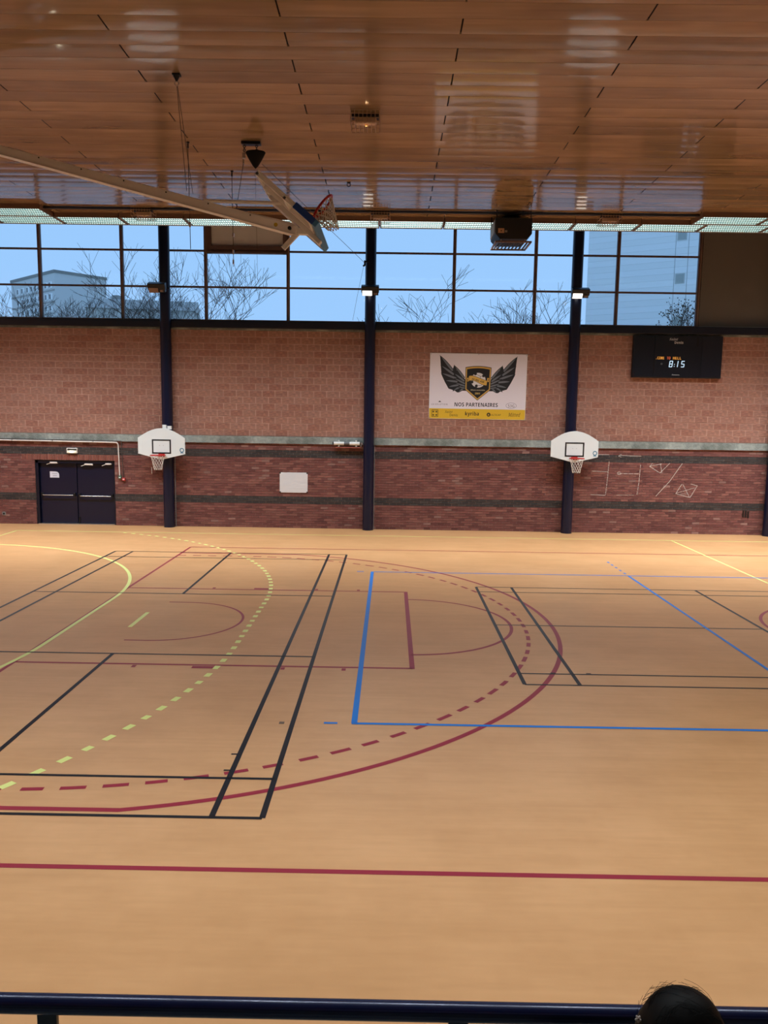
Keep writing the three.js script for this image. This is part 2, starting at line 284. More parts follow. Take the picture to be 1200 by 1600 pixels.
// ------------------------------------------------------------------ ceiling of long glossy boards
{
  const warp = fbm(91, [[3, 24, 3], [7, 70, 2], [18, 200, 1.2]]), stain = fbm(95, [[4, 5, 3], [9, 14, 2], [30, 60, 1]]);
  const map = texture([1024, 1024], (u, v) => { const s = stain(u, v), k = (warp(u, v) - 0.5) * 44 + (s - 0.5) * 50; return [156 + k, 128 + k * 0.84, 97 + k * 0.72]; }, [1 / 9, 1 / 9]);
  const bump = texture(512, (u, v) => 255 * warp(u, v), [1 / 7, 1 / 7], false);
  const mats = [1, 0.93, 1.05].map((f) => new THREE.MeshPhysicalMaterial({ color: new THREE.Color(f, f, f), map, roughness: 0.14, bumpMap: bump, bumpScale: 0.0009, ior: 1.6, clearcoat: 0.7, clearcoatRoughness: 0.06 }));
  const ce = struct('ceiling', 'glossy brown varnished board ceiling', 'ceiling');
  const W = 0.4, LEN = 4.7, Z0 = 2.12, gap = 0.006;
  const boardGeo = (xa, xb, za) => {                    // slightly bowed underside
    const pos = [], uv = [], idx = [], n = 6, dz = W - gap;
    for (let i = 0; i <= n; i++) { const t = i / n, y = H + 0.002 * (2 * t - 1) ** 2; for (const x of [xa, xb]) { pos.push(x, y, za + t * dz); uv.push(x, za + t * dz + Math.floor(za * 3.7) * 1.37); } if (i) { const o = i * 2; idx.push(o - 2, o - 1, o, o - 1, o + 1, o); } }
    for (const [z, f] of [[za, 1], [za + dz, -1]]) { const o = pos.length / 3; for (const [x, y] of [[xa, H + 0.002], [xb, H + 0.002], [xa, H + 0.03], [xb, H + 0.03]]) { pos.push(x, y, z); uv.push(x, z); } idx.push(...(f > 0 ? [o, o + 2, o + 1, o + 1, o + 2, o + 3] : [o, o + 1, o + 2, o + 1, o + 3, o + 2])); }
    const g = new THREE.BufferGeometry(); g.setAttribute('position', new THREE.Float32BufferAttribute(pos, 3)); g.setAttribute('uv', new THREE.Float32BufferAttribute(uv, 2)); g.setIndex(idx); g.computeVertexNormals(); return g;
  };
  const rest = [];
  for (let row = 0, z = Z0; z < ZB - W / 2; row++, z += W) {
    for (let x = 0.85 - LEN * 4 + (row % 2) * LEN / 2; x < X1; x += LEN) {
      const a = Math.max(x + 0.011, X0), e = Math.min(x + LEN - 0.011, X1); if (e - a < 0.2) continue;
      const g = boardGeo(a, e, z);
      if (z < 13.8) mesh('board', g, mats[(row * 5 + Math.round(x)) % 3 < 0 ? 0 : Math.abs(row * 5 + Math.round(x)) % 3], ce); else rest.push(g);
    }
  }
  const m = mesh('boards_overhead', join(rest), mats[0], ce); m.userData.kind = 'stuff';
  mesh('ceiling_backing', box(X1 - X0, 0.25, ZB - Z0, (X0 + X1) / 2, H + 0.16, (ZB + Z0) / 2), std('#1a120e', 0.9), ce);
  // the raised strip along the windows
  mesh('fascia', box(X1 - X0, WTOP - H + 0.3, 0.12, (X0 + X1) / 2, (WTOP + H + 0.3) / 2, Z0 - 0.06), std('#5d4334', 0.6), ce);
  mesh('soffit', box(X1 - X0, 0.2, Z0 - ZW + 0.5, (X0 + X1) / 2, WTOP + 0.2, (Z0 + ZW - 0.5) / 2), std('#5d4334', 0.6), ce);
  const rail = thing('cable_tray', 'thin dark cable tray running along the ceiling above the louvred lights', 'cable tray');
  mesh('tray', box(X1 - X0 - 0.4, 0.035, 0.09, (X0 + X1) / 2, H - 0.03, 3.62), std('#17110f', 0.6), rail);
  for (let x = X0 + 1; x < X1; x += 2.35) mesh('hanger', box(0.02, 0.03, 0.05, x, H - 0.005, 3.62), M.blackMetal, rail);
}

// ------------------------------------------------------------------ columns, sill beam, windows
const colLabels = ['round navy steel column next to the double doors, backboard on it', 'round navy steel column between whiteboard and winged banner', 'round navy steel column between winged banner and scoreboard', 'round navy steel column beyond the chalk drawings'];
COLX.forEach((x, i) => {
  const c = thing('column', colLabels[i], 'column', [x, 0, -1.0], 'navy columns along the brick wall');
  mesh('shaft', cyl(0.168, 0.168, WTOP, 0, WTOP / 2, 0, 40), M.navy, c);
  mesh('base_plate', cyl(0.172, 0.176, 0.02, 0, 0.01, 0, 40), M.navyDark, c);
  mesh('side_conduit', cyl(0.012, 0.012, 2.7, 0.185, 1.35, -0.1, 8), M.grey, c);
});
{
  const t = mesh('trim_1', join([rbox(X1 - X0, 0.2, 0.22, (X0 + X1) / 2, 6.41, ZW + 0.03, 0.012), box(X1 - X0, 0.03, 0.3, (X0 + X1) / 2, SILL - 0.01, ZW - 0.02)]), M.navyDark);
  t.userData = { label: 'dark navy steel beam under the window band', category: 'beam', kind: 'structure' };
}
const MULL = [X0, -13.65, -11.07, -8.49, -5.86, -3.28, -0.69, 1.91, 4.44, 7.0, 9.53];
{
  const zf = ZW - 0.12, trans = [8.68, 7.58];
  for (let i = 0; i + 1 < MULL.length; i++) {
    const a = MULL[i], e = MULL[i + 1], w = struct(`window_${i + 1}`, i === 4 ? 'window section with a closed grey vent panel on top' : i === 9 ? 'window section in front of the pale tower block' : 'three-pane section of the window band above the brick wall', 'window');
    mesh('mullion', rbox(0.1, WTOP - SILL, 0.1, e, (WTOP + SILL) / 2, zf, 0.008), M.frameBrown, w);
    mesh('mullion_cover', box(0.035, WTOP - SILL, 0.02, e + 0.02, (WTOP + SILL) / 2, zf + 0.058), M.bronze, w);
    for (const y of trans) { mesh('transom', rbox(e - a - 0.1, 0.055, 0.07, (a + e) / 2, y, zf, 0.006), M.frameBrown, w); }
    mesh('bottom_rail', box(e - a - 0.1, 0.05, 0.08, (a + e) / 2, SILL + 0.03, zf), M.bronze, w);
    const ys = [SILL + 0.05, trans[1], trans[0], WTOP];
    for (let k = 0; k < 3; k++) {
      if (i === 4 && k === 2) continue;
      mesh('pane', new THREE.PlaneGeometry(e - a - 0.08, ys[k + 1] - ys[k]).translate((a + e) / 2, (ys[k] + ys[k + 1]) / 2, zf), M.glass, w).castShadow = false;
    }
    if (i === 4) {
      const v = mesh('vent_panel', box(e - a - 0.3, WTOP - 8.82, 0.03, (a + e) / 2 + 0.02, (WTOP + 8.82) / 2, zf - 0.01), std('#d2d3d6', 0.7), w); v.userData.label = 'grey closed vent panel';
      mesh('vent_frame', join([box(0.16, WTOP - 8.6, 0.12, a + 0.11, (WTOP + 8.6) / 2, zf + 0.01), box(0.13, WTOP - 8.6, 0.12, e - 0.09, (WTOP + 8.6) / 2, zf + 0.01), box(e - a - 0.1, 0.13, 0.12, (a + e) / 2, 8.77, zf + 0.01), box(e - a - 0.1, 0.06, 0.14, (a + e) / 2, 8.63, zf + 0.02)]), M.frameBrown, w);
    }
  }
  const p = mesh('wall_far_panel', join([box(X1 - 9.58, WTOP - SILL, 0.06, (X1 + 9.58) / 2, (WTOP + SILL) / 2, zf), box(0.06, WTOP - SILL, 0.1, 9.62, (WTOP + SILL) / 2, zf + 0.02)]), std('#67635f', 0.8));
  p.userData = { label: 'dark brown grey closed panel filling the end of the window band', category: 'wall panel', kind: 'structure' };
  const ledge = mesh('trim_2', box(X1 - 9.58, 0.03, 0.1, (X1 + 9.58) / 2, SILL + 0.02, zf + 0.08), M.grey); ledge.userData = { label: 'pale metal sill strip under the dark panel', category: 'trim', kind: 'structure' };
}

// ------------------------------------------------------------------ louvred ceiling lights
{
  const glow = new THREE.MeshStandardMaterial({ color: '#ffffff', emissive: new THREE.Color(0.68, 0.98, 0.98), emissiveIntensity: 1.7, roughness: 0.6 });
  const housing = std('#7b5f4f', 0.6), blade = std('#8fa3a2', 0.5);
  const L = 1.67, Wd = 0.78, yb = 8.58;
  const housingGeo = join([box(L - 0.02, 0.03, Wd, 0, 0.105, 0), box(L - 0.02, 0.12, 0.02, 0, 0.06, Wd / 2 - 0.01), box(L - 0.02, 0.12, 0.02, 0, 0.06, -Wd / 2 + 0.01), box(0.02, 0.12, Wd, L / 2 - 0.02, 0.06, 0), box(0.02, 0.12, Wd, -L / 2 + 0.02, 0.06, 0)]);
  const diffGeo = new THREE.BoxGeometry(L - 0.08, 0.01, Wd - 0.06).translate(0, 0.032, 0);
  const lou = []; for (let i = 1; i < 28; i++) lou.push(box(0.008, 0.02, Wd - 0.06, -L / 2 + i * L / 28, 0.014, 0)); for (const z of [-0.19, 0, 0.19]) lou.push(box(L - 0.06, 0.02, 0.02, 0, 0.014, z));
  const louGeo = join(lou);
  function lamp(x, z, label, group, power = 1) {
    const t = thing('louvred_ceiling_light', label, 'ceiling light', [x, yb, z], group);
    mesh('housing', housingGeo, housing, t); mesh('diffuser', diffGeo, glow, t); mesh('louvre', louGeo, blade, t);
    {
      const s = new THREE.SpotLight(LAMP_COLOR, LAMP_CD * power, 0, 1.03, 1, 2); s.position.set(0, -0.02, 0); s.castShadow = true; s.shadow.radius = 14; s.target.position.set(0, -1, 0); s.name = 'lamp_light'; t.add(s, s.target);
    }
  }
  const far = 2.68;
  for (let k = -3; k < 16; k++) { const x = -8.72 + L * (k + 0.5); 
    const spot = { '-6.2': 'louvred ceiling light in front of the column by the double doors', '-4.5': 'louvred ceiling light in front of the grey vent panel', '-1.2': 'louvred ceiling light in front of the middle navy column', '2.97': 'louvred ceiling light partly behind the dark fan heater', '5.5': 'louvred ceiling light in front of the column between banner and scoreboard' };
    lamp(x, far, spot[Object.keys(spot).find((p) => Math.abs(+p - x) < 0.845)] ?? 'louvred ceiling light in the long single row beside the windows', 'louvred lights along the windows'); }
  for (const x of [-8.72 - L * 0.5, -8.72 - L * 1.5, -8.72 - L * 2.5]) lamp(x, far + Wd + 0.01, 'louvred ceiling light of the short second row over the double doors end', 'second row lights at the door end');
  for (let k = 0; k < 6; k++) lamp(7.55 + L * (k + 0.5), far + Wd + 0.01, 'louvred ceiling light of the short second row at the scoreboard end', 'second row lights at the scoreboard end');
  for (let k = -3; k < 16; k++) lamp(-8.72 + L * (k + 0.5), 2 * ZC - far, 'louvred ceiling light in the row above the spectator side', 'louvred lights above the spectator side', 0.6);
}

// ------------------------------------------------------------------ double door and what hangs around it
{
  const [xa, xb, top] = DOOR, z = ZW - 0.16, mid = -10.14;
  const d = struct('door_1', 'navy blue double door with steel push bars', 'door');
  mesh('door_frame', join([box(0.09, top, 0.2, xa + 0.045, top / 2, z + 0.02), box(0.06, top, 0.2, xb - 0.03, top / 2, z + 0.02), box(xb - xa, 0.1, 0.2, (xa + xb) / 2, top - 0.05, z + 0.02)]), M.navyDark, d);
  mesh('threshold', box(xb - xa - 0.1, 0.025, 0.22, (xa + xb) / 2, 0.0125, z + 0.05), M.steel, d);
  mesh('dark_void', box(xb - xa + 0.2, top + 0.1, 0.04, (xa + xb) / 2, top / 2 + 0.02, z - 0.13), M.black, d);
  const leafMat = std('#040c2b', 0.38);
  for (const [a, e, y] of [[xa + 0.1, mid - 0.012, 0.95], [mid + 0.012, xb - 0.07, 0.93]]) {
    const lf = mesh('door_leaf', rbox(e - a, top - 0.14, 0.05, (a + e) / 2, 0.03 + (top - 0.14) / 2, z, 0.008), leafMat, d);
    const px = (a + e) / 2; void px;
    mesh('push_bar', join([bar(V(a + 0.1, y, z + 0.11), V(e - 0.1, y, z + 0.11), 0.017, 12)]), M.steel, lf).userData.label = 'polished steel push bar';
    mesh('push_bar_bracket', join([rbox(0.07, 0.11, 0.1, a + 0.07, y + 0.02, z + 0.07, 0.012), rbox(0.07, 0.11, 0.1, e - 0.06, y + 0.02, z + 0.07, 0.012)]), M.blackMetal, lf);
  }
  mesh('bottom_bolt', rbox(0.05, 0.22, 0.04, mid + 0.05, 0.13, z + 0.04, 0.01), M.blackMetal, d);
  for (const [x, y, w] of [[-10.85, 2.03, 0.24], [-9.72, 1.99, 0.27], [-9.08, 2.01, 0.2]]) { mesh('door_closer', rbox(w, 0.055, 0.07, x, y - 0.03, z + 0.09, 0.01), M.cream, d); mesh('closer_arm', beam(V(x - w / 2, y - 0.05, z + 0.1), V(x - w / 2 - 0.12, y - 0.09, z + 0.08), 0.02, 0.02), M.cream, d); }
  // notice taped to the left leaf, one corner folded away
  const s = new THREE.Shape([[-0.15, -0.1], [0.15, -0.1], [0.15, 0.0], [0.135, 0.05], [0.09, 0.09], [0.03, 0.1], [-0.15, 0.1]].map(([x, y]) => new THREE.Vector2(x, y)));
  const pg = new THREE.ExtrudeGeometry(s, { depth: 0.002, bevelEnabled: false });
  const note = mesh('paper_notice', pg.translate(-10.87, 1.61, z + 0.027), std('#d9dcea', 0.8)); note.userData = { label: 'white paper notice with a curled corner on the navy door', category: 'notice' };
  for (const [y, w] of [[1.64, 0.17], [1.575, 0.13]]) mesh('text_line', box(w, 0.014, 0.001, -10.86, y, z + 0.0298), std('#7d8292', 0.9), note);
  // exit light over the door
  const ex = thing('exit_light', 'small emergency exit light box above the double door', 'exit light', [-10.2, 2.4, ZW]);
  mesh('casing', rbox(0.34, 0.17, 0.07, 0, 0, 0.035, 0.012), M.cream, ex); mesh('pictogram_strip', box(0.29, 0.05, 0.006, 0.005, 0.035, 0.073), std('#1c2420', 0.6), ex);
  mesh('lamp_window', box(0.3, 0.06, 0.006, 0, -0.035, 0.073), new THREE.MeshStandardMaterial({ color: '#f4efd8', emissive: new THREE.Color(0.9, 0.85, 0.65), emissiveIntensity: 0.1 }), ex);
  const pl = new THREE.PointLight(new THREE.Color(1, 0.95, 0.75), 0.05, 0, 2); pl.position.set(0, -0.035, 0.1); pl.castShadow = true; ex.add(pl);
  // conduits and call points
  const c1 = thing('conduit', 'cream pipe along the concrete band turning down beside the doors', 'pipe');
  mesh('pipe', join([bar(V(X0 + 0.02, 2.72, ZW + 0.075), V(-8.82, 2.685, ZW + 0.075), 0.022, 10), tube([V(-8.82, 2.685, ZW + 0.075), V(-8.75, 2.675, ZW + 0.07), V(-8.71, 2.62, ZW + 0.05)], 0.022, 12, 10), bar(V(-8.71, 2.62, ZW + 0.05), V(-8.69, 1.62, ZW + 0.04), 0.02, 10)]), M.cream, c1);
  for (let x = -13.4; x < -8.9; x += 1.3) mesh('pipe_clip', box(0.02, 0.06, 0.09, x, 2.71, ZW + 0.05), M.blackMetal, c1);
  const c2 = thing('conduit', 'thin dark pipe running above the cream one to the red call point', 'pipe');
  mesh('pipe', join([bar(V(X0 + 0.02, 2.765, ZW + 0.075), V(-8.6, 2.725, ZW + 0.075), 0.012, 8), bar(V(-8.6, 2.725, ZW + 0.07), V(-8.575, 1.55, ZW + 0.04), 0.014, 8)]), std('#4b4340', 0.6), c2);
  const p1 = thing('call_point', 'small green and white wall button at the end of the cream pipe', 'switch', [-8.685, 1.57, ZW]);
  mesh('case', rbox(0.1, 0.11, 0.06, 0, 0, 0.032, 0.012), std('#4f6a52', 0.6), p1); mesh('button', rbox(0.055, 0.035, 0.02, 0, -0.015, 0.067, 0.006), M.white, p1);
  const p2 = thing('call_point', 'small red alarm call point beside the double door', 'switch', [-8.565, 1.5, ZW]);
  mesh('case', rbox(0.1, 0.1, 0.06, 0, 0, 0.032, 0.012), std('#c23a38', 0.5), p2); mesh('button', rbox(0.05, 0.035, 0.02, 0, 0, 0.067, 0.006), std('#e9c9c4', 0.5), p2);
  const so = thing('wall_socket', 'small grey wall socket low on the bricks left of the doors', 'socket', [-12.5, 0.33, ZW]);
  mesh('plate', rbox(0.11, 0.11, 0.02, 0, 0, 0.012, 0.006), M.grey, so); mesh('socket_hole', box(0.06, 0.06, 0.01, 0, 0, 0.021), M.black, so);
}

// ------------------------------------------------------------------ basketball nets and wall goals
function netGeometry(cx, cz, rTop, yTopAt, len, rBot, n = 12, rows = 6, slide = [0, 0]) {   // diamond mesh of thin cords
  const P = (a, k) => { const t = k / rows, r = rTop + (rBot - rTop) * Math.pow(t, 0.7), y0 = yTopAt(Math.cos(a), Math.sin(a)); return V(cx + r * Math.cos(a) + slide[0] * t, y0 - len * t, cz + r * Math.sin(a) + slide[1] * t); };
  const g = [];
  for (let i = 0; i < n; i++) for (let k = 0; k < rows; k++) for (const s of [-1, 1]) {
    const a = (i + (k % 2) / 2) / n * Math.PI * 2, b = (i + (k % 2) / 2 + s / 2) / n * Math.PI * 2;
    g.push(bar(P(a, k), P(b, k + 1), 0.0045, 4));
  }
  return join(g);
}
{
  const boardMat = std('#dfe6e8', 0.45), outline = std('#131316', 0.5), blue = std('#1f6a8c', 0.5);
  const prof = new THREE.Shape(); const hw = 0.735;
  prof.moveTo(-hw, 0); prof.lineTo(-hw, 0.49); prof.bezierCurveTo(-hw * 0.55, 0.72, -hw * 0.3, 0.785, 0, 0.79); prof.bezierCurveTo(hw * 0.3, 0.785, hw * 0.55, 0.72, hw, 0.49); prof.lineTo(hw, 0); prof.lineTo(0.12, -0.15); prof.quadraticCurveTo(0, -0.18, -0.12, -0.15); prof.closePath();
  const boardGeo = new THREE.ExtrudeGeometry(prof, { depth: 0.022, bevelEnabled: true, bevelSize: 0.006, bevelThickness: 0.004, bevelSegments: 2, curveSegments: 16 });
  const frame = new THREE.Shape([[-0.3, 0], [0.3, 0], [0.3, 0.45], [-0.3, 0.45]].map(([x, y]) => new THREE.Vector2(x, y)));
  frame.holes.push(new THREE.Path([[-0.255, 0.045], [-0.255, 0.405], [0.255, 0.405], [0.255, 0.045]].map(([x, y]) => new THREE.Vector2(x, y))));
  function wallGoal(x, y, colX, label, tail) {
    const t = thing('wall_basketball_goal', label, 'basketball goal', [x, y, -0.7], 'basketball goals on the navy columns');
    const b = mesh('backboard', boardGeo, boardMat, t);
    mesh('target_rectangle', new THREE.ExtrudeGeometry(frame, { depth: 0.002, bevelEnabled: false }).translate(0, 0.0, 0.0265), outline, b).userData.label = 'black rectangle outline';
    const em = new THREE.RingGeometry(0.045, 0.07, 20).translate(0.64, 0.12, 0.0275);
    mesh('emblem', join([em, new THREE.PlaneGeometry(0.1, 0.025).translate(0.64, 0.035, 0.0275)]), blue, b).userData.label = 'round blue maker emblem';
    for (const x of [-0.06, 0.06]) mesh('bolt', cyl(0.008, 0.008, 0.006).rotateX(Math.PI / 2).translate(x, 0.26, 0.028), M.grey, b);
    const rim = mesh('rim', join([new THREE.TorusGeometry(0.225, 0.013, 8, 40).rotateX(Math.PI / 2).translate(-0.01, -0.03, 0.41), rbox(0.2, 0.1, 0.02, 0, -0.05, 0.035, 0.004), beam(V(-0.06, -0.035, 0.03), V(-0.13, -0.035, 0.25), 0.03, 0.02), beam(V(0.06, -0.035, 0.03), V(0.12, -0.035, 0.25), 0.03, 0.02), box(0.3, 0.012, 0.14, 0, -0.035, 0.12)]), M.red, t);
    for (let i = 0; i < 12; i++) { const a = i / 12 * 2 * Math.PI; mesh('net_hook', box(0.008, 0.035, 0.008, -0.01 + 0.222 * Math.cos(a), -0.052, 0.41 + 0.222 * Math.sin(a)), M.red, rim); }
    const net = netGeometry(-0.01, 0.41, 0.222, () => -0.05, 0.43, 0.115);
    mesh('net', tail ? join([net, tube([V(-0.21, -0.4, 0.41), V(-0.2, -0.5, 0.42), V(-0.2, -0.6, 0.42)], 0.006, 8, 4)]) : net, M.net, t);
    for (const y of [0.12, 0.5]) mesh('bracket', rbox(0.4, 0.06, 0.14, colX - x, y, -0.07, 0.006), M.white, t);
    if (tail) mesh('top_bracket', join([rbox(0.12, 0.13, 0.1, colX - x - 0.03, 0.84, -0.08, 0.01), rbox(0.12, 0.1, 0.1, colX - x + 0.13, 0.82, -0.08, 0.01), box(0.3, 0.03, 0.05, colX - x + 0.05, 0.78, -0.05)]), M.white, t);
  }
  wallGoal(-7.19, 2.365, COLX[0], 'white fan-shaped basketball backboard on the column by the double doors', true);
  wallGoal(5.76, 2.46, COLX[2], 'white fan-shaped basketball backboard on the column by the chalk drawings', false);
}

// ------------------------------------------------------------------ things on the wall
{
  // club banner
  const tex = canvasTexture(1536, 1027, (c, W, Hh) => {
    c.scale(W / 153, Hh / 102.3); c.fillStyle = '#e2dce6'; c.fillRect(0, 0, 153, 103); c.fillStyle = '#d9b22c'; c.fillRect(0, 86.5, 153, 16.5);
    const poly = (pts, f, s, lw = 0.8) => { c.beginPath(); pts.forEach(([x, y], i) => (i ? c.lineTo(x, y) : c.moveTo(x, y))); c.closePath(); c.fillStyle = f; c.fill(); if (s) { c.strokeStyle = s; c.lineWidth = lw; c.lineJoin = 'round'; c.stroke(); } };
    const feather = (x0, y0, x1, y1, wd) => { const dx = x1 - x0, dy = y1 - y0, l = Math.hypot(dx, dy), nx = -dy / l, ny = dx / l;
      c.beginPath(); c.moveTo(x0 + nx * wd * 0.5, y0 + ny * wd * 0.5); c.quadraticCurveTo(x0 + dx * 0.6 + nx * wd, y0 + dy * 0.6 + ny * wd, x1, y1); c.quadraticCurveTo(x0 + dx * 0.55 - nx * wd * 0.7, y0 + dy * 0.55 - ny * wd * 0.7, x0 - nx * wd * 0.5, y0 - ny * wd * 0.5); c.closePath();
      c.fillStyle = '#6a6f78'; c.fill(); c.strokeStyle = '#101116'; c.lineWidth = 0.75; c.stroke(); };
    const wing = () => {
      poly([[15, 2.5], [22, 14], [36, 24], [38, 17], [42, 26], [58, 42], [58, 58], [50, 58], [44, 61], [40, 58], [30, 55], [24, 45], [18, 33], [17, 22]], '#16171c');
      for (const [a, b2, d, e, w2] of [[36, 27, 15.5, 4, 3.4], [38, 33, 17, 19, 3.4], [42, 39, 18, 31, 3.4], [44, 44, 24, 42.5, 3.2], [46, 49, 29, 52.5, 3], [50, 51, 37, 58.5, 2.8], [55, 53, 46, 60.5, 2.6], [54, 38, 38.5, 19, 3], [55, 43, 38, 31, 3], [56, 47, 39, 39, 2.8], [57, 51, 40, 46, 2.6], [57, 54, 44, 52, 2.2]]) feather(a, b2, d, e, w2);
    };
    wing(); c.save(); c.translate(153.5 - 1, 0); c.scale(-1, 1); wing(); c.restore();
    const sh = (k) => { const X = 76.6, q = (x, y) => [X + (x - X) * k, 46 + (y - 46) * k]; c.beginPath(); c.moveTo(...q(56, 21)); c.quadraticCurveTo(...q(76.6, 16.5), ...q(97.2, 21)); c.lineTo(...q(96.5, 56)); c.lineTo(...q(76.3, 73)); c.lineTo(...q(56, 56)); c.closePath(); };
    sh(1.0); c.fillStyle = '#15151a'; c.fill(); sh(0.965); c.fillStyle = '#caa24f'; c.fill(); sh(0.875); c.fillStyle = '#111114'; c.fill();
    c.beginPath(); c.arc(76.8, 41, 12, 0, 7); c.fillStyle = '#d8d4d6'; c.fill(); c.strokeStyle = '#222'; c.lineWidth = 0.8; c.stroke();
    for (const [x, y] of [[85, 34], [74, 50], [67, 44], [72, 31]]) poly([0, 1, 2, 3, 4].map((i) => [x + 2.6 * Math.cos(i * 1.257), y + 2.6 * Math.sin(i * 1.257)]), '#17171b');
    c.lineWidth = 0.5; for (const [x0, y0, x1, y1] of [[72, 31, 80, 35], [80, 35, 85, 34], [80, 35, 80, 42], [74, 50, 82, 49], [82, 49, 86, 44]]) { c.beginPath(); c.moveTo(x0, y0); c.lineTo(x1, y1); c.stroke(); }
    poly([[58, 38], [62, 36.5], [62, 43], [58, 44], [60, 41]], '#caa24f', '#2a2010', 0.5); poly([[95, 37], [90.5, 37], [90.5, 44], [95, 43.5], [93, 40.5]], '#caa24f', '#2a2010', 0.5);
    c.beginPath(); c.moveTo(61.5, 35); c.bezierCurveTo(68, 31, 76, 38, 91, 41.5); c.lineTo(90.5, 49); c.bezierCurveTo(80, 50, 72, 38, 62, 42.5); c.closePath(); c.fillStyle = '#d2a84e'; c.fill(); c.strokeStyle = '#2a2010'; c.lineWidth = 0.5; c.stroke();
    c.save(); c.translate(76.5, 41.4); c.rotate(0.26); c.fillStyle = '#241a0c'; c.font = 'bold 4px sans-serif'; c.textAlign = 'center'; c.fillText('AS BEL AIR', 0, 1.2); c.restore();
    c.textAlign = 'center'; c.fillStyle = '#c9bfa0'; c.font = 'bold 2.9px sans-serif'; c.fillText('Allons ensemble', 76.5, 57.2); c.fillStyle = '#d9bc6a'; c.font = 'bold 4px sans-serif'; c.fillText('2001', 76.3, 63);
    c.fillStyle = '#26242c'; c.font = 'bold 8.4px sans-serif'; c.fillText('NOS PARTENAIRES', 74.5, 82.5, 70);
    c.fillStyle = '#55535e'; c.font = '3.6px sans-serif'; c.fillText('L A  S O L U T I O N', 16, 81.5, 26); poly([[14, 76.5], [16.5, 74], [19, 76.5]], '#33313a');
    c.font = '6px sans-serif'; c.fillStyle = '#3c3a44'; c.fillText('53G', 130.5, 82.4); c.beginPath(); c.ellipse(130.5, 80.3, 8.2, 4.4, 0, 0, 7); c.strokeStyle = '#77758a'; c.lineWidth = 0.5; c.stroke();
    // the yellow strip
    c.strokeStyle = '#2a2412'; c.lineWidth = 0.7; c.strokeRect(4.5, 89, 9.5, 10.5); c.fillStyle = '#2a2412'; for (const [x, y] of [[6.7, 91.6], [11.6, 91.6], [6.7, 96.8], [11.6, 96.8]]) poly([[x, y - 1.9], [x + 0.6, y - 0.5], [x + 2, y - 0.4], [x + 0.9, y + 0.5], [x + 1.2, y + 1.8], [x, y + 1], [x - 1.2, y + 1.8], [x - 0.9, y + 0.5], [x - 2, y - 0.4], [x - 0.6, y - 0.5]], '#2a2412');
    c.textAlign = 'left'; c.font = 'italic 5px serif'; c.fillText('Saint\u2605', 25, 93); c.font = '5.4px sans-serif'; c.fillText('Denis', 32.5, 98.6);
    c.font = 'bold 8px sans-serif'; c.fillText('kyriba', 57, 97.3, 23); c.beginPath(); c.arc(95, 95, 3.1, 0, 7); c.fill(); poly([[93.4, 96.3], [95, 93.2], [96.6, 96.3]], '#d9b22c'); c.fillStyle = '#4a4018'; c.font = '4.2px sans-serif'; c.fillText('ALTICAP', 99, 96.6, 18);
    c.fillStyle = '#3a3114'; c.font = 'italic 8px serif'; c.fillText('Mitted', 126, 97.8, 19);
  });
  const bn = thing('banner', 'white and yellow sponsor panel with a winged football crest', 'banner', [2.735, 4.605, ZW + 0.012]);
  const panel = mesh('panel', rbox(3.06, 2.05, 0.016, 0, 0, 0, 0.004), M.white, bn); panel.rotation.z = -0.004;
  mesh('print', new THREE.PlaneGeometry(3.04, 2.03).translate(0, 0, 0.0092), new THREE.MeshStandardMaterial({ map: tex, roughness: 0.55 }), panel);
  for (const [x, y] of [[-1.5, 0.99], [0, 1.0], [1.5, 0.99], [-1.5, -0.99], [0, -1.0], [1.5, -0.99]]) mesh('screw', cyl(0.012, 0.012, 0.01, 0, 0, 0, 8).rotateX(Math.PI / 2).translate(x, y, 0.012), M.grey, panel);
  // scoreboard
  const sb = thing('scoreboard', 'black electronic scoreboard showing the time', 'scoreboard', [8.925, 5.605, ZW]);
  const dark = std('#0d1420', 0.4);
  mesh('casing', rbox(2.78, 1.3, 0.13, 0, 0, 0.075, 0.015), dark, sb);
  for (const [x, w] of [[-1.055, 0.61], [1.06, 0.62]]) mesh('side_panel', rbox(w, 1.24, 0.02, x, 0, 0.142, 0.006), std('#0f1624', 0.35), sb);
  mesh('centre_panel', rbox(1.46, 1.24, 0.02, 0, 0, 0.142, 0.006), std('#0e1522', 0.35), sb);
  const dt = (emissive) => canvasTexture(1024, 870, (c, w, h) => {
    c.fillStyle = '#0e1522'; c.fillRect(0, 0, w, h); if (emissive) { c.fillStyle = '#000'; c.fillRect(0, 0, w, h); }
    c.scale(w / 146, h / 124);
    if (!emissive) { c.fillStyle = '#c9c9cf'; c.font = 'italic bold 10px serif'; c.fillText('Saint \u2605', 44, 12); c.font = 'bold 10.5px sans-serif'; c.fillText('Denis', 60, 21.5); c.beginPath(); c.moveTo(57, 119); c.lineTo(59.5, 114.5); c.lineTo(62, 116.3); c.lineTo(80, 116.3); c.lineTo(83, 119); c.closePath(); c.fillStyle = '#8f9298'; c.fill(); c.fillStyle = '#05070b'; c.fillRect(130, 2, 6, 28); c.fillStyle = '#59616c'; c.beginPath(); c.arc(24, 84, 3.4, 0, 7); c.fill(); }
    else {
      c.save(); c.beginPath(); c.rect(0, 62, 146, 10); c.clip(); c.fillStyle = '#e89a3c'; c.font = 'bold 12px monospace'; c.fillText('.COME', 4, 70, 28); c.fillStyle = '#d9603a'; c.fillText('TO', 39, 70, 12); c.fillStyle = '#e89a3c'; c.fillText('HELL', 58, 70, 27); c.restore();
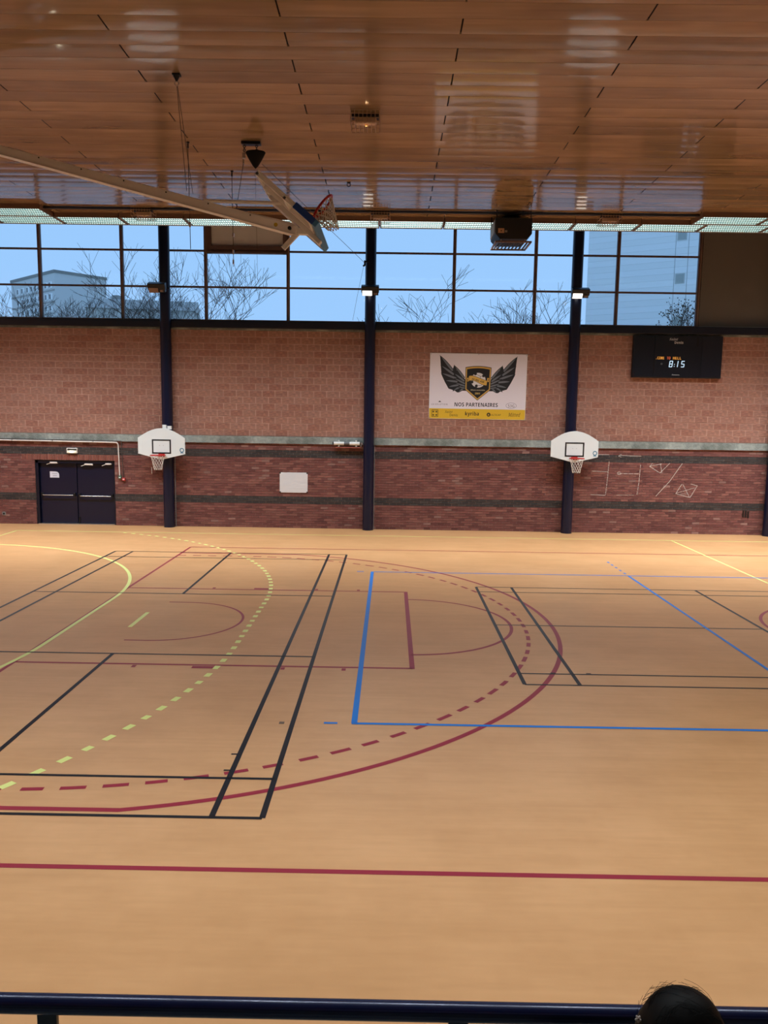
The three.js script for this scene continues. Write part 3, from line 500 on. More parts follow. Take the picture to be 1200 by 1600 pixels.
      const seg = (x, y, on, s = 1) => { const w2 = 11 * s, h2 = 20 * s, t = 2.6; c.fillStyle = '#cfeaff'; const sl = 0.12; c.save(); c.transform(1, 0, -sl, 1, x, y); const R = { a: [1, 0, w2 - 2, t], g: [1, h2 / 2 - t / 2, w2 - 2, t], d: [1, h2 - t, w2 - 2, t], f: [0, 0.6, t, h2 / 2 - 0.8], b: [w2 - t, 0.6, t, h2 / 2 - 0.8], e: [0, h2 / 2 + 0.4, t, h2 / 2 - 1], c: [w2 - t, h2 / 2 + 0.4, t, h2 / 2 - 1] }; for (const k of on) c.fillRect(...R[k]); c.restore(); };
      seg(49, 74, 'abcdefg'); seg(66, 74, 'bc'); seg(86, 74, 'afgcd'); c.fillStyle = '#cfeaff'; c.fillRect(63, 84, 2.4, 2.4); c.fillRect(62.6, 90, 2.4, 2.4);
    }
  });
  mesh('display_screen', new THREE.PlaneGeometry(1.46, 1.24).translate(0, 0, 0.1526), new THREE.MeshStandardMaterial({ map: dt(false), emissive: '#ffffff', emissiveMap: dt(true), emissiveIntensity: 1.0, roughness: 0.35 }), sb);
  // whiteboard
  const wb = thing('whiteboard', 'small blank whiteboard with rounded corners on the red bricks', 'whiteboard', [-3.095, 1.475, ZW]);
  mesh('board', rbox(0.9, 0.65, 0.018, 0, 0, 0.014, 0.008), std('#dde0e6', 0.35), wb);
  for (const sx of [-1, 1]) for (const sy of [-1, 1]) mesh('corner_cap', rbox(0.05, 0.05, 0.022, sx * 0.43, sy * 0.305, 0.013, 0.01), std('#2a1e20', 0.6), wb);
  // tubular winch beside the middle column
  const wi = thing('tube_winch', 'white tubular winch on brackets beside the middle column', 'winch', [-1.36, 2.76, ZW + 0.15]);
  const lay = (g) => g.rotateZ(Math.PI / 2);
  mesh('tube', join([lay(cyl(0.055, 0.055, 0.33, 0, 0.28, 0)), lay(cyl(0.055, 0.055, 0.32, 0, -0.22, 0))]), M.white, wi);
  mesh('grey_sleeve', lay(cyl(0.052, 0.052, 0.2, 0, 0.03, 0)), std('#585c62', 0.4), wi);
  mesh('end_cap', join([lay(cyl(0.045, 0.06, 0.04, 0, 0.46, 0)), lay(cyl(0.06, 0.045, 0.04, 0, -0.41, 0))]), M.blackMetal, wi);
  for (const x of [-0.28, 0.27]) mesh('bracket', join([box(0.05, 0.2, 0.02, x, 0, -0.06), box(0.05, 0.02, 0.12, x, -0.09, -0.01), box(0.05, 0.02, 0.12, x, 0.09, -0.01)]), M.white, wi);
  mesh('back_plate', rbox(0.8, 0.03, 0.1, 0.02, -0.13, -0.05, 0.006), std('#a0564a', 0.7), wi);
  mesh('gear_head', join([cyl(0.05, 0.05, 0.05, 0.47, 0, 0.03).rotateX(0), rbox(0.04, 0.14, 0.1, 0.43, -0.02, 0, 0.01)]), M.steel, wi);
}

// ------------------------------------------------------------------ floodlights on the columns
[['black floodlight, switched off, on the column by the double doors', false, -0.13, -0.15], ['lit black floodlight on the column between whiteboard and banner', true, -0.0, 0.03], ['lit black floodlight on the column between banner and scoreboard', true, 0.03, 0.0]].forEach(([label, on, dx], i) => {
  const t = thing('floodlight', label, 'floodlight', [COLX[i] + dx, 7.44, -0.64], 'floodlights on the columns');
  const hd = new THREE.Group(); hd.name = 'lamp_head'; hd.rotation.x = 0.45; t.add(hd);
  mesh('housing', join([rbox(0.54, 0.2, 0.2, 0, 0.05, 0, 0.02), rbox(0.5, 0.1, 0.14, 0, -0.08, 0, 0.01)]), M.blackMetal, hd);
  mesh('lens', rbox(0.29, 0.012, 0.13, -0.09, -0.136, 0, 0.004), on ? new THREE.MeshStandardMaterial({ color: '#fff', emissive: '#fffaf0', emissiveIntensity: 2.2 }) : std('#8a6d60', 0.3), hd);
  mesh('lens_front', rbox(0.29, 0.14, 0.012, -0.09, -0.05, 0.106, 0.004), on ? new THREE.MeshStandardMaterial({ color: '#fff', emissive: '#fffaf0', emissiveIntensity: 2.2 }) : std('#8a6d60', 0.3), hd);
  mesh('sensor', rbox(0.1, 0.07, 0.04, 0.16, -0.06, 0.11, 0.01), M.bronze, hd);
  mesh('arm', join([rbox(0.06, 0.06, 0.16, -dx, 0.02, -0.13, 0.008), rbox(0.38, 0.05, 0.03, -dx, 0.02, -0.19, 0.008)]), M.blackMetal, t);
  if (on) { const s = new THREE.SpotLight(new THREE.Color(1, 0.97, 0.9), 5, 0, 0.9, 1, 2); s.position.set(-0.09, -0.15, 0.16); s.target.position.set(-0.09, -3, 2.2); s.castShadow = true; s.shadow.radius = 6; t.add(s, s.target); }
});

// ------------------------------------------------------------------ hoisted basketball goal
{
  const t = thing('hoisted_basketball_goal', 'ceiling basketball goal folded up under the boards, blue padded edge', 'basketball goal', [-9.3, H, ZC]);
  const O = V(9.3, -H, -ZC), P = (x, y, z = 0) => V(x, y, ZC + z).add(O);
  const mast = mesh('mast', beam(P(-9.3, 8.58), P(-1.6, 6.66), 0.16, 0.15), M.cream, t);
  mesh('flange_strip', join([beam(P(-9.28, 8.51), P(-1.62, 6.585), 0.19, 0.012)]), M.cream, mast);
  const bolts = []; for (let k = 0; k < 7; k++) { const f = 0.36 + k * 0.09; bolts.push(cyl(0.012, 0.012, 0.01, 0, 0, 0, 8).rotateX(Math.PI / 2).translate(...P(-9.3 + 7.7 * f, 8.62 - 1.92 * f, 0.086).toArray())); }
  mesh('bolts', join(bolts), M.blackMetal, mast);
  mesh('round_sticker', cyl(0.032, 0.032, 0.004, 0, 0, 0, 20).rotateX(Math.PI / 2).translate(...P(-1.95, 6.745, 0.083).toArray()), std('#b39a2a', 0.6), mast);
  mesh('pivot_bolt', cyl(0.03, 0.03, 0.22, 0, 0, 0, 16).rotateX(Math.PI / 2).translate(...P(-1.72, 6.69).toArray()), M.blackMetal, mast);
  mesh('ceiling_bracket', join([rbox(0.5, 0.03, 0.4, ...P(-9.3, 8.685).toArray(), 0.005), rbox(0.12, 0.2, 0.03, ...P(-9.3, 8.6, 0.1).toArray(), 0.005), rbox(0.12, 0.2, 0.03, ...P(-9.3, 8.6, -0.1).toArray(), 0.005)]), M.blackMetal, t);
  // backboard: bottom edge at B, lying back towards the doors
  const a = 0.70, up = V(-Math.cos(a), Math.sin(a), 0), n = V(Math.sin(a), Math.cos(a), 0), B = P(-1.2, 6.57);
  const at = (u, k, z) => B.clone().addScaledVector(up, u).addScaledVector(n, k).add(V(0, 0, z));
  const slab = (u0, u1, k0, k1, z0, z1, r = 0.006) => { const g = new RoundedBoxGeometry(u1 - u0, k1 - k0, z1 - z0, 2, r); g.applyMatrix4(new THREE.Matrix4().makeBasis(up, n, V(0, 0, -1))); const c = at((u0 + u1) / 2, (k0 + k1) / 2, (z0 + z1) / 2); return g.translate(c.x, c.y, c.z); };
  const bb = mesh('backboard', slab(0.0, 1.2, 0.0, 0.03, -0.9, 0.9), std('#e0dcd8', 0.45), t);
  mesh('back_frame', join([slab(0, 1.2, -0.05, 0, 0.86, 0.9), slab(0, 1.2, -0.05, 0, -0.9, -0.86), slab(1.15, 1.2, -0.05, 0, -0.9, 0.9), slab(0.1, 0.15, -0.05, 0, -0.9, 0.9), slab(0.1, 1.15, -0.06, 0, 0.25, 0.31), slab(0.1, 1.15, -0.06, 0, -0.31, -0.25), slab(0.6, 0.65, -0.05, 0, -0.9, 0.9)]), M.cream, bb);
  mesh('edge_pad', slab(-0.025, 0.05, -0.055, 0.05, -0.92, 0.92, 0.012), std('#4a80b0', 0.6), bb).userData.label = 'steel blue padding along the lower edge';
  for (const z of [-0.9, 0.9]) mesh('side_pad', slab(0.05, 0.44, -0.055, 0.05, z - 0.03, z + 0.03, 0.012), std('#123f8f', 0.55), bb).userData.label = 'blue padding on the side edge';
  // struts between mast and board
  mesh('strut', bar(P(-3.14, 7.12, 0.05), at(0.78, -0.05, 0.28), 0.028, 12), M.cream, t);
  mesh('strut', bar(P(-3.05, 7.08, -0.05), at(0.42, -0.05, -0.28), 0.028, 12), M.cream, t);
  mesh('mount', join([slab(-0.05, 0.95, -0.12, -0.05, -0.08, 0.08), beam(P(-1.6, 6.66), at(0.2, -0.06, 0), 0.12, 0.1), beam(P(-1.6, 6.63), P(-1.84, 6.38), 0.07, 0.08)]), M.cream, t);
  // rim and net
  const rc = at(0.3, 0.39, 0), tor = new THREE.TorusGeometry(0.225, 0.021, 8, 40).applyMatrix4(new THREE.Matrix4().makeBasis(n, V(0, 0, -1), up)).translate(rc.x, rc.y, rc.z);
  mesh('rim', join([tor, slab(0.24, 0.36, 0.03, 0.06, -0.12, 0.12), slab(0.285, 0.305, 0.05, 0.2, -0.13, 0.13, 0.004)]), M.red, t);
  const g = []; const N = 12, rows = 6;
  const Q = (i, k) => { const w = (i + (k % 2) / 2) / N * Math.PI * 2, f = k / rows, s = 1 - 0.45 * Math.pow(f, 0.8); const q = rc.clone().addScaledVector(n, 0.222 * Math.cos(w) * (1 - 0.35 * f)).add(V(0, 0, 0.222 * Math.sin(w) * s)); q.y -= 0.36 * f + 0.10 * f * Math.cos(w); q.x += 0.17 * f; return q; };
  for (let i = 0; i < N; i++) for (let k = 0; k < rows; k++) { g.push(bar(Q(i, k), Q(i + (k % 2 ? 1 : 0), k + 1), 0.008, 4)); g.push(bar(Q(i, k), Q(i + (k % 2 ? 0 : -1), k + 1), 0.008, 4)); }
  mesh('net', join(g), M.net, t);
}
// lifting cable with its ceiling anchor
{
  const t = thing('lifting_cable', 'thin double cable from a ceiling hook down to the raised goal mast', 'cable', [-3.31, H, 11.2]);
  mesh('anchor', join([rbox(0.12, 0.03, 0.1, 0, -0.01, 0, 0.006), cyl(0.05, 0.015, 0.07, 0, -0.06, 0, 12)]), M.blackMetal, t);
  mesh('shackle', new THREE.TorusGeometry(0.03, 0.008, 6, 16).translate(0, -0.13, 0), M.steel, t);
  mesh('cable', join([bar(V(0, -0.15, 0), V(-0.12, -1.42, -0.95), 0.005, 5), bar(V(0.01, -0.15, 0), V(-0.02, -1.47, -0.95), 0.005, 5)]), M.rope, t);
}
{
  const t = thing('ceiling_pulley', 'black cone-shaped pulley cover on shackles under a dark ceiling plate', 'pulley', [-2.7, H, 8.33]);
  mesh('plate', rbox(0.36, 0.05, 0.14, 0, -0.025, 0, 0.008), M.blackMetal, t);
  for (const x of [-0.13, 0.1]) { const l = []; for (let k = 0; k < 3; k++) l.push(new THREE.TorusGeometry(0.022, 0.007, 6, 12).rotateY(k % 2 * Math.PI / 2).translate(x, -0.075 - k * 0.035, 0)); mesh('shackle', join(l), M.blackMetal, t); }
  const prof = [[0.012, -0.47], [0.05, -0.43], [0.12, -0.32], [0.175, -0.22], [0.19, -0.185], [0.17, -0.165], [0.06, -0.155], [0, -0.155]].map(([x, y]) => new THREE.Vector2(x, y));
  mesh('cover', new THREE.LatheGeometry(prof, 24).scale(1, 1, 0.6).translate(0.08, 0, 0), std('#08080a', 0.85), t);
  mesh('block_and_hook', join([rbox(0.06, 0.11, 0.05, -0.14, -0.24, 0, 0.01), rbox(0.03, 0.09, 0.03, -0.15, -0.35, 0, 0.008)]), M.steel, t);
  mesh('cable', join([bar(V(-0.15, -0.38, 0), V(-0.33, -1.45, 0), 0.006, 5), bar(V(0.07, -0.45, 0), V(0.09, -2.5, -0.1), 0.003, 4)]), M.rope, t);
  // rope leading to the cleat on the middle column
  const r = thing('tie_rope', 'thin rope from the pulley down to a cleat on the middle column', 'rope', [COLX[1] - 0.2, 8.3, -0.82]);
  mesh('rope', join([bar(V(0, 0, 0), V(-2.5 - COLX[1] + 0.2, 0.02, 9.1), 0.006, 5), tube([V(0, -0.05, 0.02), V(-0.18, -0.9, 0), V(-0.34, -1.72, -0.12)], 0.004, 20, 4)]), M.rope, r);
  mesh('cleat', join([rbox(0.05, 0.16, 0.04, 0.02, -0.02, 0.0, 0.01), rbox(0.14, 0.04, 0.04, 0.07, 0.03, -0.02, 0.01), rbox(0.06, 0.05, 0.03, -0.01, -0.1, 0.02, 0.01)]), M.blackMetal, r);
  // gym ropes hanging by the raised goal
  const hang = (label, x, z, y0, y1, kn) => { const s = thing('hanging_line', label, 'rope', [x, H, z], 'hoist lines by the raised goal');
    mesh('hook', join([cyl(0.03, 0.03, 0.02, 0, -0.01, 0, 10), cyl(0.012, 0.02, 0.1, 0, -0.06, 0, 8)]), M.blackMetal, s); mesh('line', bar(V(0, -0.1, 0), V(0.02, y1 - H, 0), 0.007, 5), M.rope, s);
    for (const y of kn) mesh('link', rbox(0.035, 0.09, 0.03, 0.015, y - H, 0, 0.01), M.steel, s); };
  hang('dark hoist line with steel links behind the raised goal mast', -3.42, 6.6, 8.5, 6.75, [7.4, 7.05, 6.85]);
  hang('dark hoist line with steel links beside the vent panel', -3.9, 8.3, 8.5, 6.75, [7.55, 7.2]);
}

// ------------------------------------------------------------------ fan heater under the ceiling
{
  const t = thing('fan_heater', 'dark boxy fan heater hung from the ceiling over a slatted outlet frame', 'heater', [2.95, 7.94, 3.4]);
  const dark = std('#121a22', 0.5);
  const s = new THREE.Shape([[-0.44, 0.2], [-0.33, 0.08], [0.33, 0.08], [0.44, 0.2], [0.44, 0.56], [-0.44, 0.56]].map(([x, y]) => new THREE.Vector2(x, y)));
  mesh('body', new THREE.ExtrudeGeometry(s, { depth: 0.9, bevelEnabled: true, bevelSize: 0.01, bevelThickness: 0.01, bevelSegments: 2 }).translate(0, 0, -0.45), dark, t);
  mesh('fan_cowl', cyl(0.2, 0.34, 0.14, 0, 0.63, 0, 28), M.blackMetal, t);
  const side = mesh('side_panel', rbox(0.02, 0.3, 0.8, -0.46, 0.38, 0, 0.004), M.grey, t); side.userData.label = 'grey side panel';
  const pl = mesh('rating_plate', rbox(0.15, 0.11, 0.01, -0.31, 0.26, 0.467, 0.003), std('#c9a285', 0.5), t); mesh('plate_dot', cyl(0.015, 0.015, 0.006, 0, 0, 0, 12).rotateX(Math.PI / 2).translate(-0.31, 0.255, 0.474), M.black, pl); mesh('small_plate', rbox(0.06, 0.05, 0.01, -0.19, 0.245, 0.467, 0.003), M.grey, t);
  const fr = mesh('outlet_frame', join([box(0.88, 0.035, 0.05, 0, 0, 0.46), box(0.88, 0.035, 0.05, 0, 0, -0.46), box(0.04, 0.035, 0.95, -0.43, 0, 0), box(0.04, 0.035, 0.95, 0.43, 0, 0)]), M.bronze, t);
  for (let k = 0; k < 9; k++) mesh('louvre_slat', new THREE.BoxGeometry(0.006, 0.05, 0.9).rotateZ(0.25).translate(-0.36 + k * 0.09, 0.01, 0), std('#4d4038', 0.5), fr);
  for (const [x, z] of [[-0.3, 0.4], [0.3, 0.4], [-0.3, -0.4], [0.3, -0.4]]) mesh('stand_off', box(0.03, 0.1, 0.03, x, 0.05, z), M.cream, t);
  for (const [x, z] of [[-0.42, 0.4], [0.42, 0.4], [-0.46, -0.3], [0.46, -0.3], [-0.16, 0.1], [0.14, 0.1]]) mesh('hanger', cyl(0.014, 0.014, Math.abs(x) > 0.3 ? 0.36 : 0.2, x, Math.abs(x) > 0.3 ? 0.58 : 0.66, z, 8), M.blackMetal, t);
}
// caged fittings on the ceiling
{
  const make = (label, x, z, glow) => {
    const t = thing('caged_ceiling_fitting', label, 'light fitting', [x, H, z], 'wire-caged fittings on the ceiling');
    mesh('base', rbox(0.46, 0.05, 0.16, 0, -0.03, 0.02, 0.008), M.blackMetal, t);
    mesh('reflector', rbox(0.36, 0.1, 0.12, 0.01, -0.1, 0, 0.02), std('#c6ab92', 0.4), t);
    mesh('lamp', rbox(0.05, 0.03, 0.03, 0.02, -0.162, 0, 0.008), glow ? new THREE.MeshStandardMaterial({ color: '#ffd9a0', emissive: '#ff9a4a', emissiveIntensity: 0.35 }) : std('#caa884', 0.4), t);
    const c = []; const w = 0.24, d0 = -0.24, d1 = 0.26, yb = -0.2, r = 0.0055;
    for (let k = 0; k <= 7; k++) { const X = -w + k * 2 * w / 7; c.push(bar(V(X, yb, d0), V(X, yb, d1), r, 5), bar(V(X, yb, d0), V(X, 0, d0), r, 5), bar(V(X, yb, d1), V(X, 0, d1), r, 5)); }
    for (const z2 of [d0, d1]) for (const y of [yb, yb * 0.66, yb * 0.33, -0.006]) c.push(bar(V(-w, y, z2), V(w, y, z2), r, 5));
    for (const X of [-w, w]) for (const y of [yb, yb * 0.5]) c.push(bar(V(X, y, d0), V(X, y, d1), r, 5));
    mesh('cage', join(c), std('#b89a80', 0.45), t);
    if (glow) { const p = new THREE.PointLight(new THREE.Color(1, 0.6, 0.3), 0.012, 0, 2); p.position.set(0.02, -0.19, 0); p.castShadow = true; t.add(p); }
  };
  make('wire-caged ceiling fitting with a faint orange lamp, in the open middle of the ceiling', -0.51, 9.7, true);
  make('wire-caged ceiling fitting above the lights, beyond the raised goal mast', -6.3, 3.4, false);
  make('wire-caged ceiling fitting above the lights, in front of the middle column', -0.34, 3.4, false);
  make('wire-caged ceiling fitting above the lights, in front of the column by the scoreboard', 5.4, 3.4, false);
  const hk = thing('ceiling_hook', 'tiny dark hook on the bare ceiling boards beyond the raised goal', 'hook', [-1.0, H, 5.9]);
  mesh('hook_plate', rbox(0.08, 0.015, 0.06, 0, -0.004, 0, 0.003), M.blackMetal, hk); mesh('hook', new THREE.TorusGeometry(0.035, 0.009, 6, 16).translate(0, -0.05, 0), M.blackMetal, hk);
}

// ------------------------------------------------------------------ railing and the child in front of the camera
{
  const t = thing('railing', 'dark navy steel tube railing in front of the spectator stand', 'railing', [0, 0.73, 21.2]);
  const worn = fbm(55, [[30, 6, 2], [120, 20, 1.5], [400, 60, 1]]);
  const rm = new THREE.MeshStandardMaterial({ color: '#ffffff', map: texture([1024, 64], (u, v) => { const k = worn(u, v); return k > 0.66 ? [52, 66, 104] : [14 + k * 8, 24 + k * 10, 58 + k * 16]; }, [6, 1]), roughness: 0.24, metalness: 0.2 });
  mesh('handrail', new THREE.CylinderGeometry(0.031, 0.031, 31, 32).rotateZ(Math.PI / 2).translate(1.8, 0.972, 0), rm, t);
  for (let k = -9; k < 13; k++) { const x = -1.095 + k * 1.345; if (x < X0 + 0.4 || x > X1 - 0.4) continue; mesh('post', rbox(0.065, 0.95, 0.02, x, 0.475, 0, 0.004), M.navyDark, t); mesh('foot_plate', rbox(0.14, 0.012, 0.1, x, 0.006, 0, 0.003), M.navyDark, t); }
}
function sdfMesh(bones, lo, hi, cell) {                  // smooth union of tapered capsules [ax,ay,az,ra, bx,by,bz,rb]
  const size = Math.max(hi[0] - lo[0], hi[1] - lo[1], hi[2] - lo[2]), res = Math.ceil(size / cell) + 4, mc = new MarchingCubes(res, M.black, false, false, 400000);
  const k = 0.03; mc.isolation = 0; const c = lo.map((l, i) => (l + hi[i]) / 2), half = size / 2 + 2 * cell;
  for (let z = 0; z < res; z++) for (let y = 0; y < res; y++) for (let x = 0; x < res; x++) {
    const p = [x, y, z].map((i, n) => c[n] + ((i - res / 2) / (res / 2)) * half); let d = 1e3;
    for (const b of bones) { const ab = [b[4] - b[0], b[5] - b[1], b[6] - b[2]], l2 = ab[0] ** 2 + ab[1] ** 2 + ab[2] ** 2 || 1e-9, ap = [p[0] - b[0], p[1] - b[1], p[2] - b[2]], t = Math.max(0, Math.min(1, (ap[0] * ab[0] + ap[1] * ab[1] + ap[2] * ab[2]) / l2));
      const e = Math.hypot(ap[0] - t * ab[0], ap[1] - t * ab[1], ap[2] - t * ab[2]) - (b[3] + (b[7] - b[3]) * t), h = Math.max(k - Math.abs(d - e), 0) / k; d = Math.min(d, e) - h * h * k / 4; }
    mc.field[x + y * res + z * res * res] = -d;
  }
  mc.update(); const n = mc.count, g = new THREE.BufferGeometry();
  g.setAttribute('position', new THREE.BufferAttribute(mc.positionArray.slice(0, n * 3), 3)); g.setAttribute('normal', new THREE.BufferAttribute(mc.normalArray.slice(0, n * 3), 3));
  g.scale(half, half, half).translate(...c); return g;
}
{
  // origin between the feet; faces the court (-z); arms hang down
  const t = thing('person', 'child with black hair and two white flower hair clips behind the railing', 'person', [0.775, 0.73, 21.66]);
  const S = (x, y, z, r) => [x, y, z, r, x, y, z, r], B2 = (a, ra, b, rb) => [...a, ra, ...b, rb], bones = [];
  bones.push(B2([0, 1.3, 0], 0.078, [0, 1.27, -0.015], 0.08), B2([0, 1.235, -0.03], 0.062, [0, 1.2, -0.045], 0.042), S(0, 1.255, -0.102, 0.012), B2([0, 1.19, 0.01], 0.036, [0, 1.1, 0.01], 0.04), S(0.082, 1.26, 0.0, 0.016), S(-0.082, 1.26, 0, 0.016));
  bones.push(B2([0, 1.05, 0], 0.085, [0, 0.78, 0], 0.082), B2([-0.07, 1.06, 0], 0.06, [0.07, 1.06, 0], 0.06), B2([-0.045, 0.72, 0], 0.085, [0.045, 0.72, 0], 0.085));
  for (const s of [-1, 1]) {
    bones.push(B2([s * 0.13, 1.06, 0], 0.042, [s * 0.17, 0.86, -0.02], 0.034), B2([s * 0.17, 0.86, -0.02], 0.033, [s * 0.175, 0.66, -0.07], 0.022));
    bones.push(B2([s * 0.065, 0.7, 0], 0.065, [s * 0.075, 0.38, -0.01], 0.045), B2([s * 0.075, 0.38, -0.01], 0.045, [s * 0.08, 0.07, 0.01], 0.03), B2([s * 0.08, 0.03, 0.02], 0.03, [s * 0.085, 0.02, -0.12], 0.022));
  }
  const body = sdfMesh(bones, [-0.22, 0, -0.5], [0.22, 1.4, 0.1], 0.012);
  const hands = []; for (const s of [-1, 1]) { const X = s * 0.175, h = [B2([X, 0.66, -0.07], 0.02, [X, 0.6, -0.085], 0.024)];
    for (const [dz, l] of [[0.026, 0.042], [0.009, 0.055], [-0.009, 0.058], [-0.026, 0.05]]) h.push(B2([X, 0.59, -0.085 + dz], 0.009, [X - s * 0.004, 0.585 - l * 0.6, -0.092 + dz], 0.008), B2([X - s * 0.004, 0.585 - l * 0.6, -0.092 + dz], 0.008, [X - s * 0.016, 0.58 - l * 1.15, -0.1 + dz], 0.007));
    h.push(B2([X - s * 0.005, 0.63, -0.1], 0.01, [X - s * 0.012, 0.595, -0.132], 0.008)); hands.push(sdfMesh(h, [X - 0.08, 0.48, -0.16], [X + 0.08, 0.7, -0.02], 0.004)); }
  mesh('body', join([body, ...hands].map((g) => { const n = g.clone(); return n; })), std('#8a5a44', 0.55), t);
  const cloth = [B2([0, 1.05, 0], 0.097, [0, 0.74, 0], 0.1), B2([-0.08, 1.06, 0], 0.068, [0.08, 1.06, 0], 0.068)]; for (const s of [-1, 1]) cloth.push(B2([s * 0.13, 1.06, 0], 0.052, [s * 0.17, 0.86, -0.02], 0.044), B2([s * 0.17, 0.86, -0.02], 0.043, [s * 0.175, 0.67, -0.068], 0.032));
  mesh('jacket', sdfMesh(cloth, [-0.25, 0.6, -0.16], [0.25, 1.16, 0.14], 0.012), std('#14151b', 0.85), t);
  const tr = [B2([-0.045, 0.72, 0], 0.094, [0.045, 0.72, 0], 0.094)]; for (const s of [-1, 1]) tr.push(B2([s * 0.065, 0.7, 0], 0.076, [s * 0.075, 0.38, -0.01], 0.056), B2([s * 0.075, 0.38, -0.01], 0.056, [s * 0.08, 0.07, 0.01], 0.044));
  mesh('trousers', sdfMesh(tr, [-0.2, 0.02, -0.12], [0.2, 0.84, 0.12], 0.012), std('#1d2330', 0.9), t);
  for (const s of [-1, 1]) mesh('shoe', rbox(0.075, 0.06, 0.2, s * 0.083, 0.03, -0.04, 0.025), std('#c9c9cc', 0.6), t);
  const hairMat = new THREE.MeshPhysicalMaterial({ color: '#030303', roughness: 0.6, specularIntensity: 0.35 });
  const hair = [S(-0.008, 1.335, 0.012, 0.088), S(0.02, 1.34, 0.01, 0.086), S(0, 1.31, 0.02, 0.093), B2([-0.03, 1.3, 0.04], 0.08, [-0.03, 1.12, 0.05], 0.055), B2([0.03, 1.3, 0.04], 0.08, [0.03, 1.1, 0.05], 0.055), B2([-0.055, 1.31, 0.0], 0.05, [-0.078, 1.14, 0.01], 0.034), B2([0.055, 1.31, 0.0], 0.05, [0.078, 1.14, 0.01], 0.034)];
  const hm = mesh('hair', sdfMesh(hair, [-0.14, 1.02, -0.1], [0.14, 1.46, 0.16], 0.006), hairMat, t); hm.userData.label = 'black straight hair';
  const r = rng(71), st = [];
  for (let i = 0; i < 150; i++) { // fine stray strands following the crown
    const a = (r() - 0.5) * 2.6, z0 = (r() - 0.6) * 0.09, R = 0.097 + r() * 0.004, pts = [], len = 0.5 + r() * 0.8, lift = r() * r() * 0.014, dir = r() < 0.5 ? -1 : 1;
    for (let k = 0; k <= 5; k++) { const f = k / 5, an = a + dir * f * len, q = R + lift * Math.sin(f * 2.4); pts.push(V(0.004 + q * Math.sin(an), 1.325 + q * Math.cos(an), z0 + f * 0.05 * (r() * 0.2 + 0.9))); }
    st.push(tube(pts, 0.0003 + r() * 0.00025, 8, 3));
  }
  mesh('stray_hair', join(st), hairMat, hm).userData.kind = 'stuff';
  for (const [x, y, z] of [[-0.11, 1.355, 0.008], [-0.092, 1.354, 0.036]]) {
    const g = []; for (let k = 0; k < 5; k++) { const an = k / 5 * Math.PI * 2 + 0.5; g.push(new THREE.SphereGeometry(0.0045, 8, 6).scale(0.85, 1.25, 0.4).translate(0, 0.0055, 0).rotateZ(an)); }
    const f = mesh('flower_clip', join(g).rotateX(-0.7).scale(0.85, 0.85, 0.85).translate(x, y, z), std('#d8cfc8', 0.5), hm); f.userData.label = 'white flower hair clip';
    mesh('flower_heart', new THREE.SphereGeometry(0.0028, 8, 6).translate(x, y + 0.0012, z + 0.0018), std('#6b5a4c', 0.5), f);
  }
}

